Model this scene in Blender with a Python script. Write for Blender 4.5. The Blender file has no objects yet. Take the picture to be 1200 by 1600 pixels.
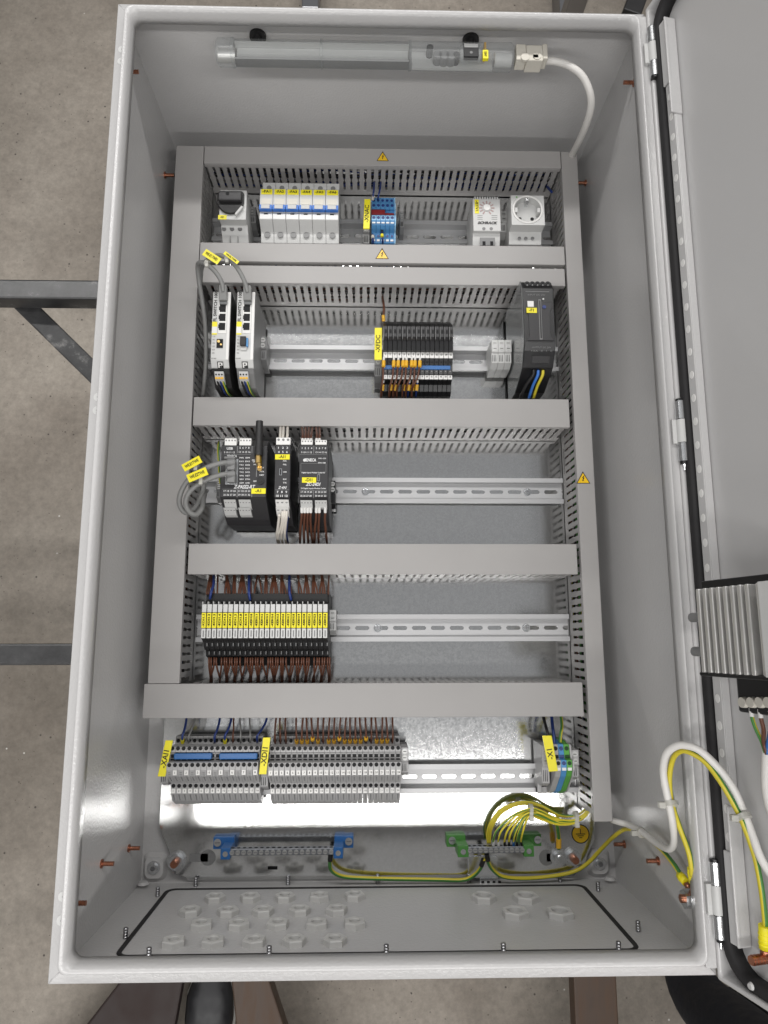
import bpy, bmesh, math, random
from mathutils import Vector, Matrix
random.seed(7)
SC = bpy.context.scene
COL = SC.collection
S = 0.001                                   # everything below is written in millimetres, cabinet lying on its back

# ------------------------------------------------------------------ camera
CF, RX, RY, RZ = 1127.68, 0.17421, -0.02482, -0.00192
CC = Vector((-18.37, -202.99, 963.88))
CR = Matrix.Rotation(RZ, 3, 'Z') @ Matrix.Rotation(RY, 3, 'Y') @ Matrix.Rotation(RX, 3, 'X')
cam = bpy.data.cameras.new('camera')
cam.sensor_fit = 'HORIZONTAL'
cam.sensor_width = 36.0
cam.lens = CF / 1200 * 36
cam.clip_start = 0.02
cam.clip_end = 60
cam_ob = bpy.data.objects.new('camera', cam)
cam_ob.matrix_world = Matrix.Translation(CC * S) @ CR.to_4x4()
COL.objects.link(cam_ob)
SC.camera = cam_ob

# ------------------------------------------------------------------ world and lamps of the workshop
W = bpy.data.worlds.new('World')
SC.world = W
W.use_nodes = True
_nt = W.node_tree                            # a pale hall: light ceiling overhead, darker walls towards the horizon
_tc = _nt.nodes.new('ShaderNodeTexCoord'); _sx = _nt.nodes.new('ShaderNodeSeparateXYZ'); _cr = _nt.nodes.new('ShaderNodeValToRGB')
_nt.links.new(_tc.outputs['Generated'], _sx.inputs[0]); _nt.links.new(_sx.outputs['Z'], _cr.inputs[0])
_cr.color_ramp.elements[0].position = 0.15; _cr.color_ramp.elements[0].color = (0.30, 0.29, 0.28, 1)
_cr.color_ramp.elements[1].position = 0.80; _cr.color_ramp.elements[1].color = (0.97, 0.98, 1.0, 1)
_nt.links.new(_cr.outputs[0], _nt.nodes['Background'].inputs['Color'])
_nt.nodes['Background'].inputs['Strength'].default_value = 0.33
SC.view_settings.view_transform = 'Standard'
SC.view_settings.look = 'None'
SC.view_settings.exposure = 0.0
SC.view_settings.gamma = 1.0

def ceiling_lamp(x, y, z, lx, ly, watt):
    l = bpy.data.lights.new('ceiling_lamp', 'AREA')
    l.shape = 'RECTANGLE'
    l.size, l.size_y = lx * S, ly * S
    l.energy = watt
    l.color = (1.0, 0.985, 0.965)
    o = bpy.data.objects.new('ceiling_lamp', l)
    o.location = (x * S, y * S, z * S)
    COL.objects.link(o)

for ly, lw in ((-990, 58), (1740, 84), (-3700, 92)):        # three continuous rows of tube lamps under the hall roof
    ceiling_lamp(-120, ly, 2520, 4600, 165, lw)

# ------------------------------------------------------------------ helpers: pixel of the 1200 x 1600 photograph -> point in the place
def ray(px, py):
    return CR @ Vector(((px - 600) / CF, -(py - 800) / CF, -1.0))
def U(px, py, z):
    d = ray(px, py)
    return CC + d * ((z - CC.z) / d.z)
def UX(px, py, x):
    d = ray(px, py)
    return CC + d * ((x - CC.x) / d.x)
def UY(px, py, y):
    d = ray(px, py)
    return CC + d * ((y - CC.y) / d.y)
DU = Vector((0.225, 0, 0.9744)); DN = Vector((-0.9744, 0, 0.225)); D0 = Vector((299.5, 0, 257.0))
def DP(u, y, w):                             # a point of the open door: u from its hinge edge, w above its outer skin
    return D0 + DU * u + DN * (w - 18) + Vector((0, y, 0))
def UD(px, py, w):                           # pixel -> (u, y) on the door at height w
    d = ray(px, py)
    p0 = D0 + DN * (w - 18)
    q = CC + d * ((p0 - CC).dot(DN) / d.dot(DN))
    return (q - p0).dot(DU), q.y
def UDP(px, py, w):
    u, y = UD(px, py, w)
    return DP(u, y, w)
def prof(xr, L, base=6):                     # side profile (y, z) from rows of the photograph read at column xr
    out = []
    for py, z in L:
        y = U(xr, py, z).y
        if out:
            y = min(y, out[-1][0] - 0.05)
        out.append((y, z))
    return [(out[0][0] - 0.02, base)] + out + [(out[-1][0] + 0.02, base)]

# ------------------------------------------------------------------ materials
def M(name, col, rough=0.5, metal=0.0, bump=None, var=0.0, vscale=60, spec=0.5, trans=0.0, alpha=1.0, stretch=None):
    m = bpy.data.materials.new(name)
    m.use_nodes = True
    nt = m.node_tree
    b = nt.nodes['Principled BSDF']
    b.inputs['Base Color'].default_value = (*col, 1)
    b.inputs['Roughness'].default_value = rough
    b.inputs['Metallic'].default_value = metal
    b.inputs['Specular IOR Level'].default_value = spec
    b.inputs['Transmission Weight'].default_value = trans
    b.inputs['Alpha'].default_value = alpha
    tc = None
    if bump or var:
        tc = nt.nodes.new('ShaderNodeTexCoord')
        src = tc.outputs['Object']
        if stretch:
            mp = nt.nodes.new('ShaderNodeMapping')
            mp.inputs['Scale'].default_value = stretch
            nt.links.new(src, mp.inputs[0])
            src = mp.outputs[0]
    if var:
        n = nt.nodes.new('ShaderNodeTexNoise')
        n.inputs['Scale'].default_value = vscale
        n.inputs['Detail'].default_value = 5
        nt.links.new(src, n.inputs['Vector'])
        r = nt.nodes.new('ShaderNodeMapRange')
        r.inputs[1].default_value = 0.25; r.inputs[2].default_value = 0.75
        r.inputs[3].default_value = 1 - var; r.inputs[4].default_value = 1 + var
        nt.links.new(n.outputs[0], r.inputs[0])
        mx = nt.nodes.new('ShaderNodeVectorMath'); mx.operation = 'SCALE'
        mx.inputs[0].default_value = col
        nt.links.new(r.outputs[0], mx.inputs['Scale'])
        nt.links.new(mx.outputs[0], b.inputs['Base Color'])
        r2 = nt.nodes.new('ShaderNodeMapRange')
        r2.inputs[1].default_value = 0.3; r2.inputs[2].default_value = 0.7
        r2.inputs[3].default_value = max(0.02, rough * (1 - var)); r2.inputs[4].default_value = min(1, rough * (1 + var))
        nt.links.new(n.outputs[0], r2.inputs[0])
        nt.links.new(r2.outputs[0], b.inputs['Roughness'])
    if bump:
        sc, st, dist = bump
        n = nt.nodes.new('ShaderNodeTexNoise')
        n.inputs['Scale'].default_value = sc
        n.inputs['Detail'].default_value = 2
        nt.links.new(src, n.inputs['Vector'])
        bp = nt.nodes.new('ShaderNodeBump')
        bp.inputs['Strength'].default_value = st
        bp.inputs['Distance'].default_value = dist
        nt.links.new(n.outputs[0], bp.inputs['Height'])
        nt.links.new(bp.outputs[0], b.inputs['Normal'])
    return m

PAINT = M('textured_grey_paint', (0.515, 0.508, 0.505), 0.25, bump=(360, 0.42, 0.0008), var=0.03, vscale=8)
DOORP = M('smooth_grey_paint', (0.515, 0.508, 0.505), 0.30, bump=(360, 0.14, 0.0006), var=0.02, vscale=5)
DUCT = M('grey_duct_plastic', (0.345, 0.333, 0.325), 0.42, var=0.035, vscale=14, bump=(900, 0.05, 0.0003))
STEEL = M('bright_zinc_steel', (0.72, 0.73, 0.74), 0.24, 1.0, var=0.08, vscale=120)
RAILM = M('passivated_rail_steel', (0.50, 0.50, 0.505), 0.46, 0.42, var=0.06, vscale=40, stretch=(0.3, 6, 6))
DARKSTEEL = M('dark_steel', (0.30, 0.30, 0.31), 0.35, 1.0)
COPPER = M('copper_plated_steel', (0.45, 0.20, 0.125), 0.36, 1.0, var=0.15, vscale=300)
BRASS = M('brass', (0.75, 0.52, 0.20), 0.3, 1.0)
BLACK = M('black_plastic', (0.008, 0.008, 0.009), 0.36)
BLACKM = M('matt_black_plastic', (0.014, 0.0135, 0.014), 0.5, var=0.12)
DEEP = M('deep_black_plastic', (0.006, 0.006, 0.006), 0.45)
DULLBAR = M('dull_busbar_steel', (0.30, 0.31, 0.33), 0.33, 1.0, var=0.1)
HOLE = M('dark_opening', (0.010, 0.010, 0.011), 0.8)
DGREY = M('charcoal_plastic', (0.030, 0.029, 0.031), 0.45, var=0.06)
MGREY = M('mid_grey_plastic', (0.20, 0.20, 0.20), 0.45, var=0.05)
TGREY = M('terminal_grey_plastic', (0.41, 0.405, 0.405), 0.45, var=0.06, vscale=90)
LGREY = M('light_grey_plastic', (0.55, 0.55, 0.54), 0.42, var=0.03)
WHITE = M('white_plastic', (0.74, 0.73, 0.71), 0.42, var=0.02)
IVORY = M('ivory_plastic', (0.62, 0.59, 0.52), 0.45, var=0.04)
BLUE = M('blue_plastic', (0.025, 0.125, 0.35), 0.38, var=0.05)
LBLUE = M('light_blue_plastic', (0.28, 0.53, 0.78), 0.42)
DBLUE = M('dark_blue_insulation', (0.012, 0.032, 0.16), 0.38, var=0.1)
TBLUE = M('terminal_blue_plastic', (0.08, 0.27, 0.55), 0.42, var=0.05)
BRIGHTBLUE = M('handle_blue_plastic', (0.04, 0.16, 0.52), 0.4)
YELLOW = M('yellow_marker_plastic', (0.82, 0.72, 0.018), 0.42, var=0.02)
ORANGE = M('orange_wire_marker', (0.75, 0.42, 0.03), 0.45)
RED = M('red_plastic', (0.22, 0.012, 0.015), 0.45)
GREEN = M('green_plastic', (0.10, 0.34, 0.06), 0.42)
DKGREEN = M('holder_green_plastic', (0.07, 0.24, 0.05), 0.42)
BROWN = M('brown_insulation', (0.115, 0.042, 0.022), 0.42, var=0.15)
GYY = M('yellow_insulation', (0.60, 0.50, 0.035), 0.4)
GYG = M('green_insulation', (0.055, 0.20, 0.04), 0.4)
CABLEG = M('grey_cable_sheath', (0.21, 0.21, 0.205), 0.42, var=0.06)
CABLEW = M('white_cable_sheath', (0.70, 0.68, 0.65), 0.40, var=0.03)
WIREW = M('white_insulation', (0.66, 0.62, 0.56), 0.42)
RUBBER = M('black_foam_gasket', (0.016, 0.015, 0.016), 0.75)
INK = M('black_ink', (0.012, 0.012, 0.012), 0.7)
WINK = M('white_ink', (0.66, 0.66, 0.66), 0.6)
GINK = M('grey_ink', (0.20, 0.20, 0.20), 0.6)
TIE = M('natural_nylon', (0.60, 0.59, 0.54), 0.35, trans=0.3)
ALU = M('anodised_aluminium', (0.72, 0.71, 0.69), 0.38, 0.75, var=0.04)
SMOKE = M('smoked_plastic', (0.15, 0.155, 0.155), 0.14, var=0.05)
STICKER = M('warning_yellow_print', (0.80, 0.50, 0.015), 0.30)
def clear_mat(name, col, rough, mix):
    m = bpy.data.materials.new(name); m.use_nodes = True
    nt = m.node_tree; nt.nodes.clear()
    o = nt.nodes.new('ShaderNodeOutputMaterial')
    t = nt.nodes.new('ShaderNodeBsdfTransparent'); t.inputs[0].default_value = (*col, 1)
    p = nt.nodes.new('ShaderNodeBsdfPrincipled')
    p.inputs['Base Color'].default_value = (0.62, 0.63, 0.63, 1); p.inputs['Roughness'].default_value = rough
    mx = nt.nodes.new('ShaderNodeMixShader'); mx.inputs[0].default_value = mix
    nt.links.new(t.outputs[0], mx.inputs[1]); nt.links.new(p.outputs[0], mx.inputs[2]); nt.links.new(mx.outputs[0], o.inputs[0])
    return m
CLEAR = clear_mat('clear_lamp_plastic', (0.90, 0.91, 0.91), 0.12, 0.10)
FROST = clear_mat('frosted_lamp_plastic', (0.92, 0.93, 0.93), 0.2, 0.2)

def galvanised():
    m = M('galvanised_sheet', (0.60, 0.62, 0.635), 0.27, 1.0)
    nt = m.node_tree; b = nt.nodes['Principled BSDF']
    tc = nt.nodes.new('ShaderNodeTexCoord')
    v = nt.nodes.new('ShaderNodeTexVoronoi'); v.inputs['Scale'].default_value = 480
    n = nt.nodes.new('ShaderNodeTexNoise'); n.inputs['Scale'].default_value = 500; n.inputs['Detail'].default_value = 4
    mp = nt.nodes.new('ShaderNodeMapping'); mp.inputs['Scale'].default_value = (1, 0.10, 1)
    nt.links.new(tc.outputs['Object'], v.inputs['Vector'])
    nt.links.new(tc.outputs['Object'], mp.inputs[0]); nt.links.new(mp.outputs[0], n.inputs['Vector'])
    sep = nt.nodes.new('ShaderNodeSeparateColor'); nt.links.new(v.outputs['Color'], sep.inputs[0])
    ad = nt.nodes.new('ShaderNodeMath'); ad.operation = 'ADD'
    nt.links.new(sep.outputs[0], ad.inputs[0]); nt.links.new(n.outputs[0], ad.inputs[1])
    r = nt.nodes.new('ShaderNodeMapRange')
    for i, q in enumerate((0.3, 1.4, 0.105, 0.15)): r.inputs[i + 1].default_value = q
    nt.links.new(ad.outputs[0], r.inputs[0]); nt.links.new(r.outputs[0], b.inputs['Roughness'])
    r2 = nt.nodes.new('ShaderNodeMapRange')
    for i, q in enumerate((0.3, 1.4, 0.66, 0.72)): r2.inputs[i + 1].default_value = q
    nt.links.new(ad.outputs[0], r2.inputs[0])
    mx = nt.nodes.new('ShaderNodeVectorMath'); mx.operation = 'SCALE'; mx.inputs[0].default_value = (1.0, 1.005, 1.0)
    nt.links.new(r2.outputs[0], mx.inputs['Scale']); nt.links.new(mx.outputs[0], b.inputs['Base Color'])
    bp = nt.nodes.new('ShaderNodeBump'); bp.inputs['Strength'].default_value = 0.028; bp.inputs['Distance'].default_value = 0.0002
    nt.links.new(ad.outputs[0], bp.inputs['Height']); nt.links.new(bp.outputs[0], b.inputs['Normal'])
    return m
GALV = galvanised()

def concrete():
    m = M('worn_concrete', (0.26, 0.22, 0.18), 0.75)
    nt = m.node_tree; b = nt.nodes['Principled BSDF']
    tc = nt.nodes.new('ShaderNodeTexCoord')
    def noise(s, d, r=0.6):
        n = nt.nodes.new('ShaderNodeTexNoise'); n.inputs['Scale'].default_value = s; n.inputs['Detail'].default_value = d
        n.inputs['Roughness'].default_value = r
        nt.links.new(tc.outputs['Object'], n.inputs['Vector']); return n.outputs[0]
    def ramp(src, a, bb, c0, c1):
        r = nt.nodes.new('ShaderNodeValToRGB')
        r.color_ramp.elements[0].position = a; r.color_ramp.elements[1].position = bb
        r.color_ramp.elements[0].color = (*c0, 1); r.color_ramp.elements[1].color = (*c1, 1)
        nt.links.new(src, r.inputs[0]); return r.outputs[0]
    def mixc(f, c0, c1, typ='MIX'):
        x = nt.nodes.new('ShaderNodeMix'); x.data_type = 'RGBA'; x.blend_type = typ
        if hasattr(f, 'is_linked'): nt.links.new(f, x.inputs[0])
        else: x.inputs[0].default_value = f
        for s, i in ((c0, 6), (c1, 7)):
            if hasattr(s, 'is_linked'): nt.links.new(s, x.inputs[i])
            else: x.inputs[i].default_value = (*s, 1)
        return x.outputs[2]
    base = mixc(1.0, ramp(noise(3.2, 7, 0.65), 0.30, 0.70, (0.195, 0.168, 0.140), (0.315, 0.282, 0.242)), ramp(noise(0.9, 3), 0.35, 0.65, (0.70, 0.69, 0.67), (1.18, 1.18, 1.18)), 'MULTIPLY')
    fine = ramp(noise(60, 8, 0.75), 0.25, 0.75, (0.70, 0.70, 0.70), (1.20, 1.20, 1.20))
    c = mixc(1.0, base, fine, 'MULTIPLY')
    def specks(scale, r0, r1, colr, keep):
        v = nt.nodes.new('ShaderNodeTexVoronoi'); v.inputs['Scale'].default_value = scale
        nt.links.new(tc.outputs['Object'], v.inputs['Vector'])
        d = nt.nodes.new('ShaderNodeMapRange')
        for i, q in enumerate((r0, r1, 1, 0)): d.inputs[i + 1].default_value = q
        nt.links.new(v.outputs['Distance'], d.inputs[0])
        sp = nt.nodes.new('ShaderNodeSeparateColor'); nt.links.new(v.outputs['Color'], sp.inputs[0])
        g = nt.nodes.new('ShaderNodeMath'); g.operation = 'LESS_THAN'; g.inputs[1].default_value = keep
        nt.links.new(sp.outputs[0], g.inputs[0])
        k = nt.nodes.new('ShaderNodeMath'); k.operation = 'MULTIPLY'
        nt.links.new(d.outputs[0], k.inputs[0]); nt.links.new(g.outputs[0], k.inputs[1])
        return k.outputs[0]
    c = mixc(specks(48, 0.07, 0.15, 0, 0.20), c, (0.06, 0.05, 0.042))
    c = mixc(specks(120, 0.08, 0.2, 0, 0.10), c, (0.08, 0.065, 0.05))
    c = mixc(specks(26, 0.03, 0.07, 0, 0.12), c, (0.60, 0.58, 0.54))
    nt.links.new(c, b.inputs['Base Color'])
    bp = nt.nodes.new('ShaderNodeBump'); bp.inputs['Strength'].default_value = 0.35; bp.inputs['Distance'].default_value = 0.002
    nt.links.new(noise(90, 6, 0.7), bp.inputs['Height']); nt.links.new(bp.outputs[0], b.inputs['Normal'])
    return m
CONCRETE = concrete()

def worn_steel():
    m = M('worn_black_painted_steel', (0.10, 0.11, 0.12), 0.32, 0.0)
    nt = m.node_tree; b = nt.nodes['Principled BSDF']
    tc = nt.nodes.new('ShaderNodeTexCoord')
    n = nt.nodes.new('ShaderNodeTexNoise'); n.inputs['Scale'].default_value = 28; n.inputs['Detail'].default_value = 9; n.inputs['Roughness'].default_value = 0.72
    nt.links.new(tc.outputs['Object'], n.inputs['Vector'])
    r = nt.nodes.new('ShaderNodeValToRGB')
    e = r.color_ramp.elements
    e[0].position = 0.30; e[0].color = (0.020, 0.020, 0.021, 1)
    e[1].position = 0.72; e[1].color = (0.22, 0.215, 0.21, 1)
    k = e.new(0.58); k.color = (0.050, 0.050, 0.051, 1)
    nt.links.new(n.outputs[0], r.inputs[0]); nt.links.new(r.outputs[0], b.inputs['Base Color'])
    return m
WORN = worn_steel()
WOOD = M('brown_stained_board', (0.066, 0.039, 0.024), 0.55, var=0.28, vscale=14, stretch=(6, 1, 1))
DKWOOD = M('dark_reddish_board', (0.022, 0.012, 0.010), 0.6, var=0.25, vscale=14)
CLOTH = M('black_trouser_cloth', (0.010, 0.011, 0.016), 0.85, var=0.2, vscale=40, bump=(60, 0.3, 0.004))
REDCLOTH = M('brick_red_cloth', (0.30, 0.07, 0.06), 0.85, var=0.1, vscale=30, bump=(50, 0.3, 0.004))
SKIN = M('skin', (0.55, 0.33, 0.24), 0.5)
HAIR = M('dark_hair', (0.03, 0.02, 0.015), 0.6)
LEATHER = M('black_shoe_leather', (0.022, 0.022, 0.024), 0.45, var=0.3, vscale=30)
SOLE = M('grey_shoe_mesh', (0.13, 0.135, 0.13), 0.7, var=0.25, vscale=60)
OFFWHITE = M('off_white_sole', (0.6, 0.58, 0.54), 0.6)

# ------------------------------------------------------------------ mesh builder
class MB:
    def __init__(s):
        s.v, s.f, s.m, s.sm = [], [], [], []
    def add(s, vs, fs, mi=0, smooth=False):
        o = len(s.v)
        s.v += [tuple(v) for v in vs]
        for f in fs:
            s.f.append([i + o for i in f]); s.m.append(mi); s.sm.append(smooth)
        return s
    def box(s, x0, x1, y0, y1, z0, z1, mi=0):
        v = [(x, y, z) for z in (z0, z1) for y in (y0, y1) for x in (x0, x1)]
        return s.add(v, [(0, 2, 3, 1), (4, 5, 7, 6), (0, 1, 5, 4), (2, 6, 7, 3), (0, 4, 6, 2), (1, 3, 7, 5)], mi)
    def prism(s, a, b, mi=0):                # a, b: the two end loops (lists of 3-D points)
        n = len(a)
        return s.add(list(a) + list(b), [list(range(n)), list(range(2 * n - 1, n - 1, -1))] +
                     [(i, i + n, (i + 1) % n + n, (i + 1) % n) for i in range(n)], mi)
    def px(s, P, x0, x1, mi=0):
        return s.prism([(x0, y, z) for y, z in P], [(x1, y, z) for y, z in P], mi)
    def py(s, P, y0, y1, mi=0):
        return s.prism([(x, y0, z) for x, z in P], [(x, y1, z) for x, z in P], mi)
    def pz(s, P, z0, z1, mi=0):
        return s.prism([(x, y, z0) for x, y in P], [(x, y, z1) for x, y in P], mi)
    def cyl(s, c, ax, r, h, n=12, r2=None, mi=0, smooth=True, rot=0.0):
        ax = {'x': Vector((1, 0, 0)), 'y': Vector((0, 1, 0)), 'z': Vector((0, 0, 1))}.get(ax, ax) if isinstance(ax, str) else Vector(ax).normalized()
        t = Vector((0, 0, 1)) if abs(ax.z) < 0.9 else Vector((1, 0, 0))
        a = ax.cross(t).normalized(); b = ax.cross(a)
        r2 = r if r2 is None else r2
        c = Vector(c)
        A = [c + (a * math.cos(rot + 2 * math.pi * i / n) + b * math.sin(rot + 2 * math.pi * i / n)) * r for i in range(n)]
        B = [c + ax * h + (a * math.cos(rot + 2 * math.pi * i / n) + b * math.sin(rot + 2 * math.pi * i / n)) * r2 for i in range(n)]
        s.add(A + B, [(i, (i + 1) % n, (i + 1) % n + n, i + n) for i in range(n)], mi, smooth)
        s.add(A, [list(range(n - 1, -1, -1))], mi); s.add(B, [list(range(n))], mi)
        return s
    def disc(s, c, r, n=16, mi=0):
        return s.add([(c[0] + r * math.cos(2 * math.pi * i / n), c[1] + r * math.sin(2 * math.pi * i / n), c[2]) for i in range(n)], [list(range(n))], mi)
    def tube(s, P, r, n=8, mi=0, stripe=None, twist=0.0, sub=5, phase=0.0, frac=0.64):
        P = [Vector(p) for p in P]
        if sub > 1 and len(P) > 2:           # Catmull-Rom through the given points
            Q = []
            E = [P[0] * 2 - P[1]] + P + [P[-1] * 2 - P[-2]]
            for i in range(1, len(E) - 2):
                for k in range(sub):
                    t = k / sub
                    a, b, c, d = E[i - 1], E[i], E[i + 1], E[i + 2]
                    Q.append(0.5 * ((2 * b) + (c - a) * t + (2 * a - 5 * b + 4 * c - d) * t * t + (3 * b - a - 3 * c + d) * t ** 3))
            Q.append(P[-1]); P = Q
        T = [(P[min(i + 1, len(P) - 1)] - P[max(i - 1, 0)]).normalized() for i in range(len(P))]
        ref = Vector((0, 0, 1)) if abs(T[0].z) < 0.9 else Vector((1, 0, 0))
        a = (ref - T[0] * ref.dot(T[0])).normalized()
        vs = []
        for i, p in enumerate(P):
            a = (a - T[i] * a.dot(T[i])).normalized()
            b = T[i].cross(a)
            for k in range(n):
                g = phase + twist * i + 2 * math.pi * k / n
                vs.append(p + (a * math.cos(g) + b * math.sin(g)) * r)
        o = len(s.v)
        s.v += [tuple(v) for v in vs]
        for i in range(len(P) - 1):
            for k in range(n):
                s.f.append([o + i * n + k, o + i * n + (k + 1) % n, o + (i + 1) * n + (k + 1) % n, o + (i + 1) * n + k])
                s.m.append(stripe if (stripe is not None and k >= frac * n) else mi); s.sm.append(True)
        s.f.append([o + k for k in range(n - 1, -1, -1)]); s.m.append(mi); s.sm.append(False)
        s.f.append([o + (len(P) - 1) * n + k for k in range(n)]); s.m.append(mi); s.sm.append(False)
        return s
    def well(s, x0, x1, y0, y1, z1, cx, cy, r, depth, n=24, mi=0, mi2=0):    # a flat top face with a round well in it
        ring = [(cx + r * math.cos(2 * math.pi * i / n), cy + r * math.sin(2 * math.pi * i / n), z1) for i in range(n)]
        sq = []
        for i in range(n):
            a = 2 * math.pi * i / n
            c, q = math.cos(a), math.sin(a)
            k = min((x1 - cx) / c if c > 1e-6 else 1e9, (x0 - cx) / c if c < -1e-6 else 1e9,
                    (y1 - cy) / q if q > 1e-6 else 1e9, (y0 - cy) / q if q < -1e-6 else 1e9)
            sq.append((cx + c * k, cy + q * k, z1))
        low = [(x, y, z1 - depth) for x, y, z in ring]
        s.add(sq + ring, [(i, (i + 1) % n, (i + 1) % n + n, i + n) for i in range(n)], mi)
        s.add(ring + low, [(i, (i + 1) % n, (i + 1) % n + n, i + n) for i in range(n)], mi2, True)
        s.add(low, [list(range(n))], mi2)
        for cxn, cyn in ((x0, y0), (x1, y0), (x1, y1), (x0, y1)):            # fill the four corners
            near = sorted(range(n), key=lambda i: (sq[i][0] - cxn) ** 2 + (sq[i][1] - cyn) ** 2)[:2]
            s.add([(cxn, cyn, z1), sq[near[0]], sq[near[1]]], [(0, 1, 2)], mi)
        return s
    def mesh(s, name, mats, off=(0, 0, 0)):
        me = bpy.data.meshes.new(name)
        me.from_pydata([((x - off[0]) * S, (y - off[1]) * S, (z - off[2]) * S) for x, y, z in s.v], [], s.f)
        for m in (mats if isinstance(mats, (list, tuple)) else [mats]):
            me.materials.append(m)
        me.polygons.foreach_set('material_index', s.m)
        me.polygons.foreach_set('use_smooth', s.sm)
        bm = bmesh.new(); bm.from_mesh(me)
        bmesh.ops.recalc_face_normals(bm, faces=bm.faces)
        bm.to_mesh(me); bm.free()
        me.update()
        return me

def origin(o):                               # the world position (mm) of a thing or of the thing that a part belongs to
    p = Vector((0, 0, 0))
    while o is not None:
        p += Vector(o.location); o = o.parent
    return p / S
def bevel(o, w, seg=2):
    b = o.modifiers.new('bevel', 'BEVEL')
    b.width = w * S; b.segments = seg; b.limit_method = 'ANGLE'; b.angle_limit = math.radians(35)
def thing(name, label, cat, loc, group=None):
    o = bpy.data.objects.new(name, None)
    o.empty_display_size = 0.01
    o.location = Vector(loc) * S
    o['label'] = label; o['category'] = cat
    if group: o['group'] = group
    COL.objects.link(o)
    return o
def part(parent, name, mb, mats, label=None, bev=0, kind=None):
    off = origin(parent)
    o = bpy.data.objects.new(name, mb.mesh(name, mats, off))
    o.parent = parent
    if label: o['label'] = label
    if kind: o['kind'] = kind
    COL.objects.link(o)
    if bev: bevel(o, bev)
    return o
def sharepart(parent, name, me, loc, label=None):          # alike pieces share one mesh; loc in mm, world
    o = bpy.data.objects.new(name, me)
    o.parent = parent
    o.location = (Vector(loc) - origin(parent)) * S
    if label: o['label'] = label
    COL.objects.link(o)
    return o
def solo(name, label, cat, mb, mats, group=None, bev=0, kind=None):
    vs = mb.v
    c = (sum(v[0] for v in vs) / len(vs), sum(v[1] for v in vs) / len(vs), min(v[2] for v in vs))
    o = bpy.data.objects.new(name, mb.mesh(name, mats, c))
    o.location = Vector(c) * S
    if kind: o['kind'] = kind
    if kind != 'structure':
        o['label'] = label
        if cat: o['category'] = cat
    if group: o['group'] = group
    COL.objects.link(o)
    if bev: bevel(o, bev)
    return o
def dup(root, d, label=None):                # copy a thing with its parts and sub-parts; d in mm
    r = root.copy(); COL.objects.link(r)
    r.location = Vector(root.location) + Vector(d) * S
    if label: r['label'] = label
    for ch in root.children:
        c = ch.copy(); COL.objects.link(c); c.parent = r
        for g in ch.children:
            k = g.copy(); COL.objects.link(k); k.parent = c
    return r
def text(parent, s, p, size, mat=None, rot=0.0, wide=None, ax=None, bold=0.0, name='lettering', shear=0.0, italic=False):
    """flat printed lettering centred on p (mm), reading along +x turned by rot; ax = (right, up) for other planes"""
    cu = bpy.data.curves.new('lettering', 'FONT')
    cu.body = s; cu.size = size * S; cu.align_x = 'CENTER'; cu.align_y = 'CENTER'
    cu.resolution_u = 2; cu.offset = bold * S; cu.shear = 0.3 if italic else shear
    to = bpy.data.objects.new('t', cu)
    me = bpy.data.meshes.new_from_object(to)
    bpy.data.objects.remove(to); bpy.data.curves.remove(cu)
    me.name = 'lettering'
    if wide and me.vertices:
        xs = [v.co.x for v in me.vertices]
        k = wide * S / max(1e-6, max(xs) - min(xs))
        for v in me.vertices: v.co.x *= k
    if ax:
        r, u = Vector(ax[0]).normalized(), Vector(ax[1]).normalized()
    else:
        r = Vector((math.cos(rot), math.sin(rot), 0)); u = Vector((-math.sin(rot), math.cos(rot), 0))
    w = r.cross(u)
    off = (Vector(p) - origin(parent)) * S
    for v in me.vertices:
        v.co = off + r * v.co.x + u * v.co.y + w * 0.00025
    me.materials.clear(); me.materials.append(mat or INK)
    o = bpy.data.objects.new(name, me)
    o.parent = parent
    COL.objects.link(o)
    return o
HALF = math.pi / 2
ORD = ['first', 'second', 'third', 'fourth', 'fifth', 'sixth', 'seventh', 'eighth', 'ninth', 'tenth', 'eleventh', 'twelfth',
       'thirteenth', 'fourteenth', 'fifteenth', 'sixteenth', 'seventeenth', 'eighteenth', 'nineteenth', 'twentieth',
       'twenty-first', 'twenty-second', 'twenty-third', 'twenty-fourth', 'twenty-fifth', 'twenty-sixth']

# ================================================================== the workshop floor and what stands on it
FZ = -790
mb = MB(); mb.box(-6000, 6000, -6000, 6000, FZ - 60, FZ)
solo('floor', '', None, mb, CONCRETE, kind='structure')

def bar(a, b, w, h=None, mi=0, mb=None):     # a straight square bar between two points
    mb = mb or MB(); h = h or w
    a, b = Vector(a), Vector(b); t = (b - a).normalized()
    up = Vector((0, 0, 1)) if abs(t.z) < 0.9 else Vector((0, 1, 0))
    s = t.cross(up).normalized() * (w / 2); u = s.normalized().cross(t) * (h / 2)
    return mb.prism([a + s + u, a - s + u, a - s - u, a + s - u], [b + s + u, b - s + u, b - s - u, b + s - u], mi)

fr = thing('work_frame', 'worn black steel work frame carrying the open grey cabinet', 'work frame', (0, 40, FZ))
for y0, y1 in ((278, 308), (-236, -208)):
    mb = MB(); mb.box(-900, 640, y0, y1, -46, -13); part(fr, 'cross_beam', mb, WORN, bev=3)
part(fr, 'diagonal_brace', bar((-540, 300, -62), (-250, 20, -95), 28, 28), WORN, bev=2)
for x in (-230, 230):
    mb = MB(); mb.box(x - 16, x + 16, -207, 275, -46, -14); part(fr, 'side_beam', mb, WORN, bev=2)
    for y in (-222, 292):
        mb = MB(); mb.box(x - 16, x + 16, y - 15, y + 15, FZ, -46); part(fr, 'leg', mb, WORN, bev=2)

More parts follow.
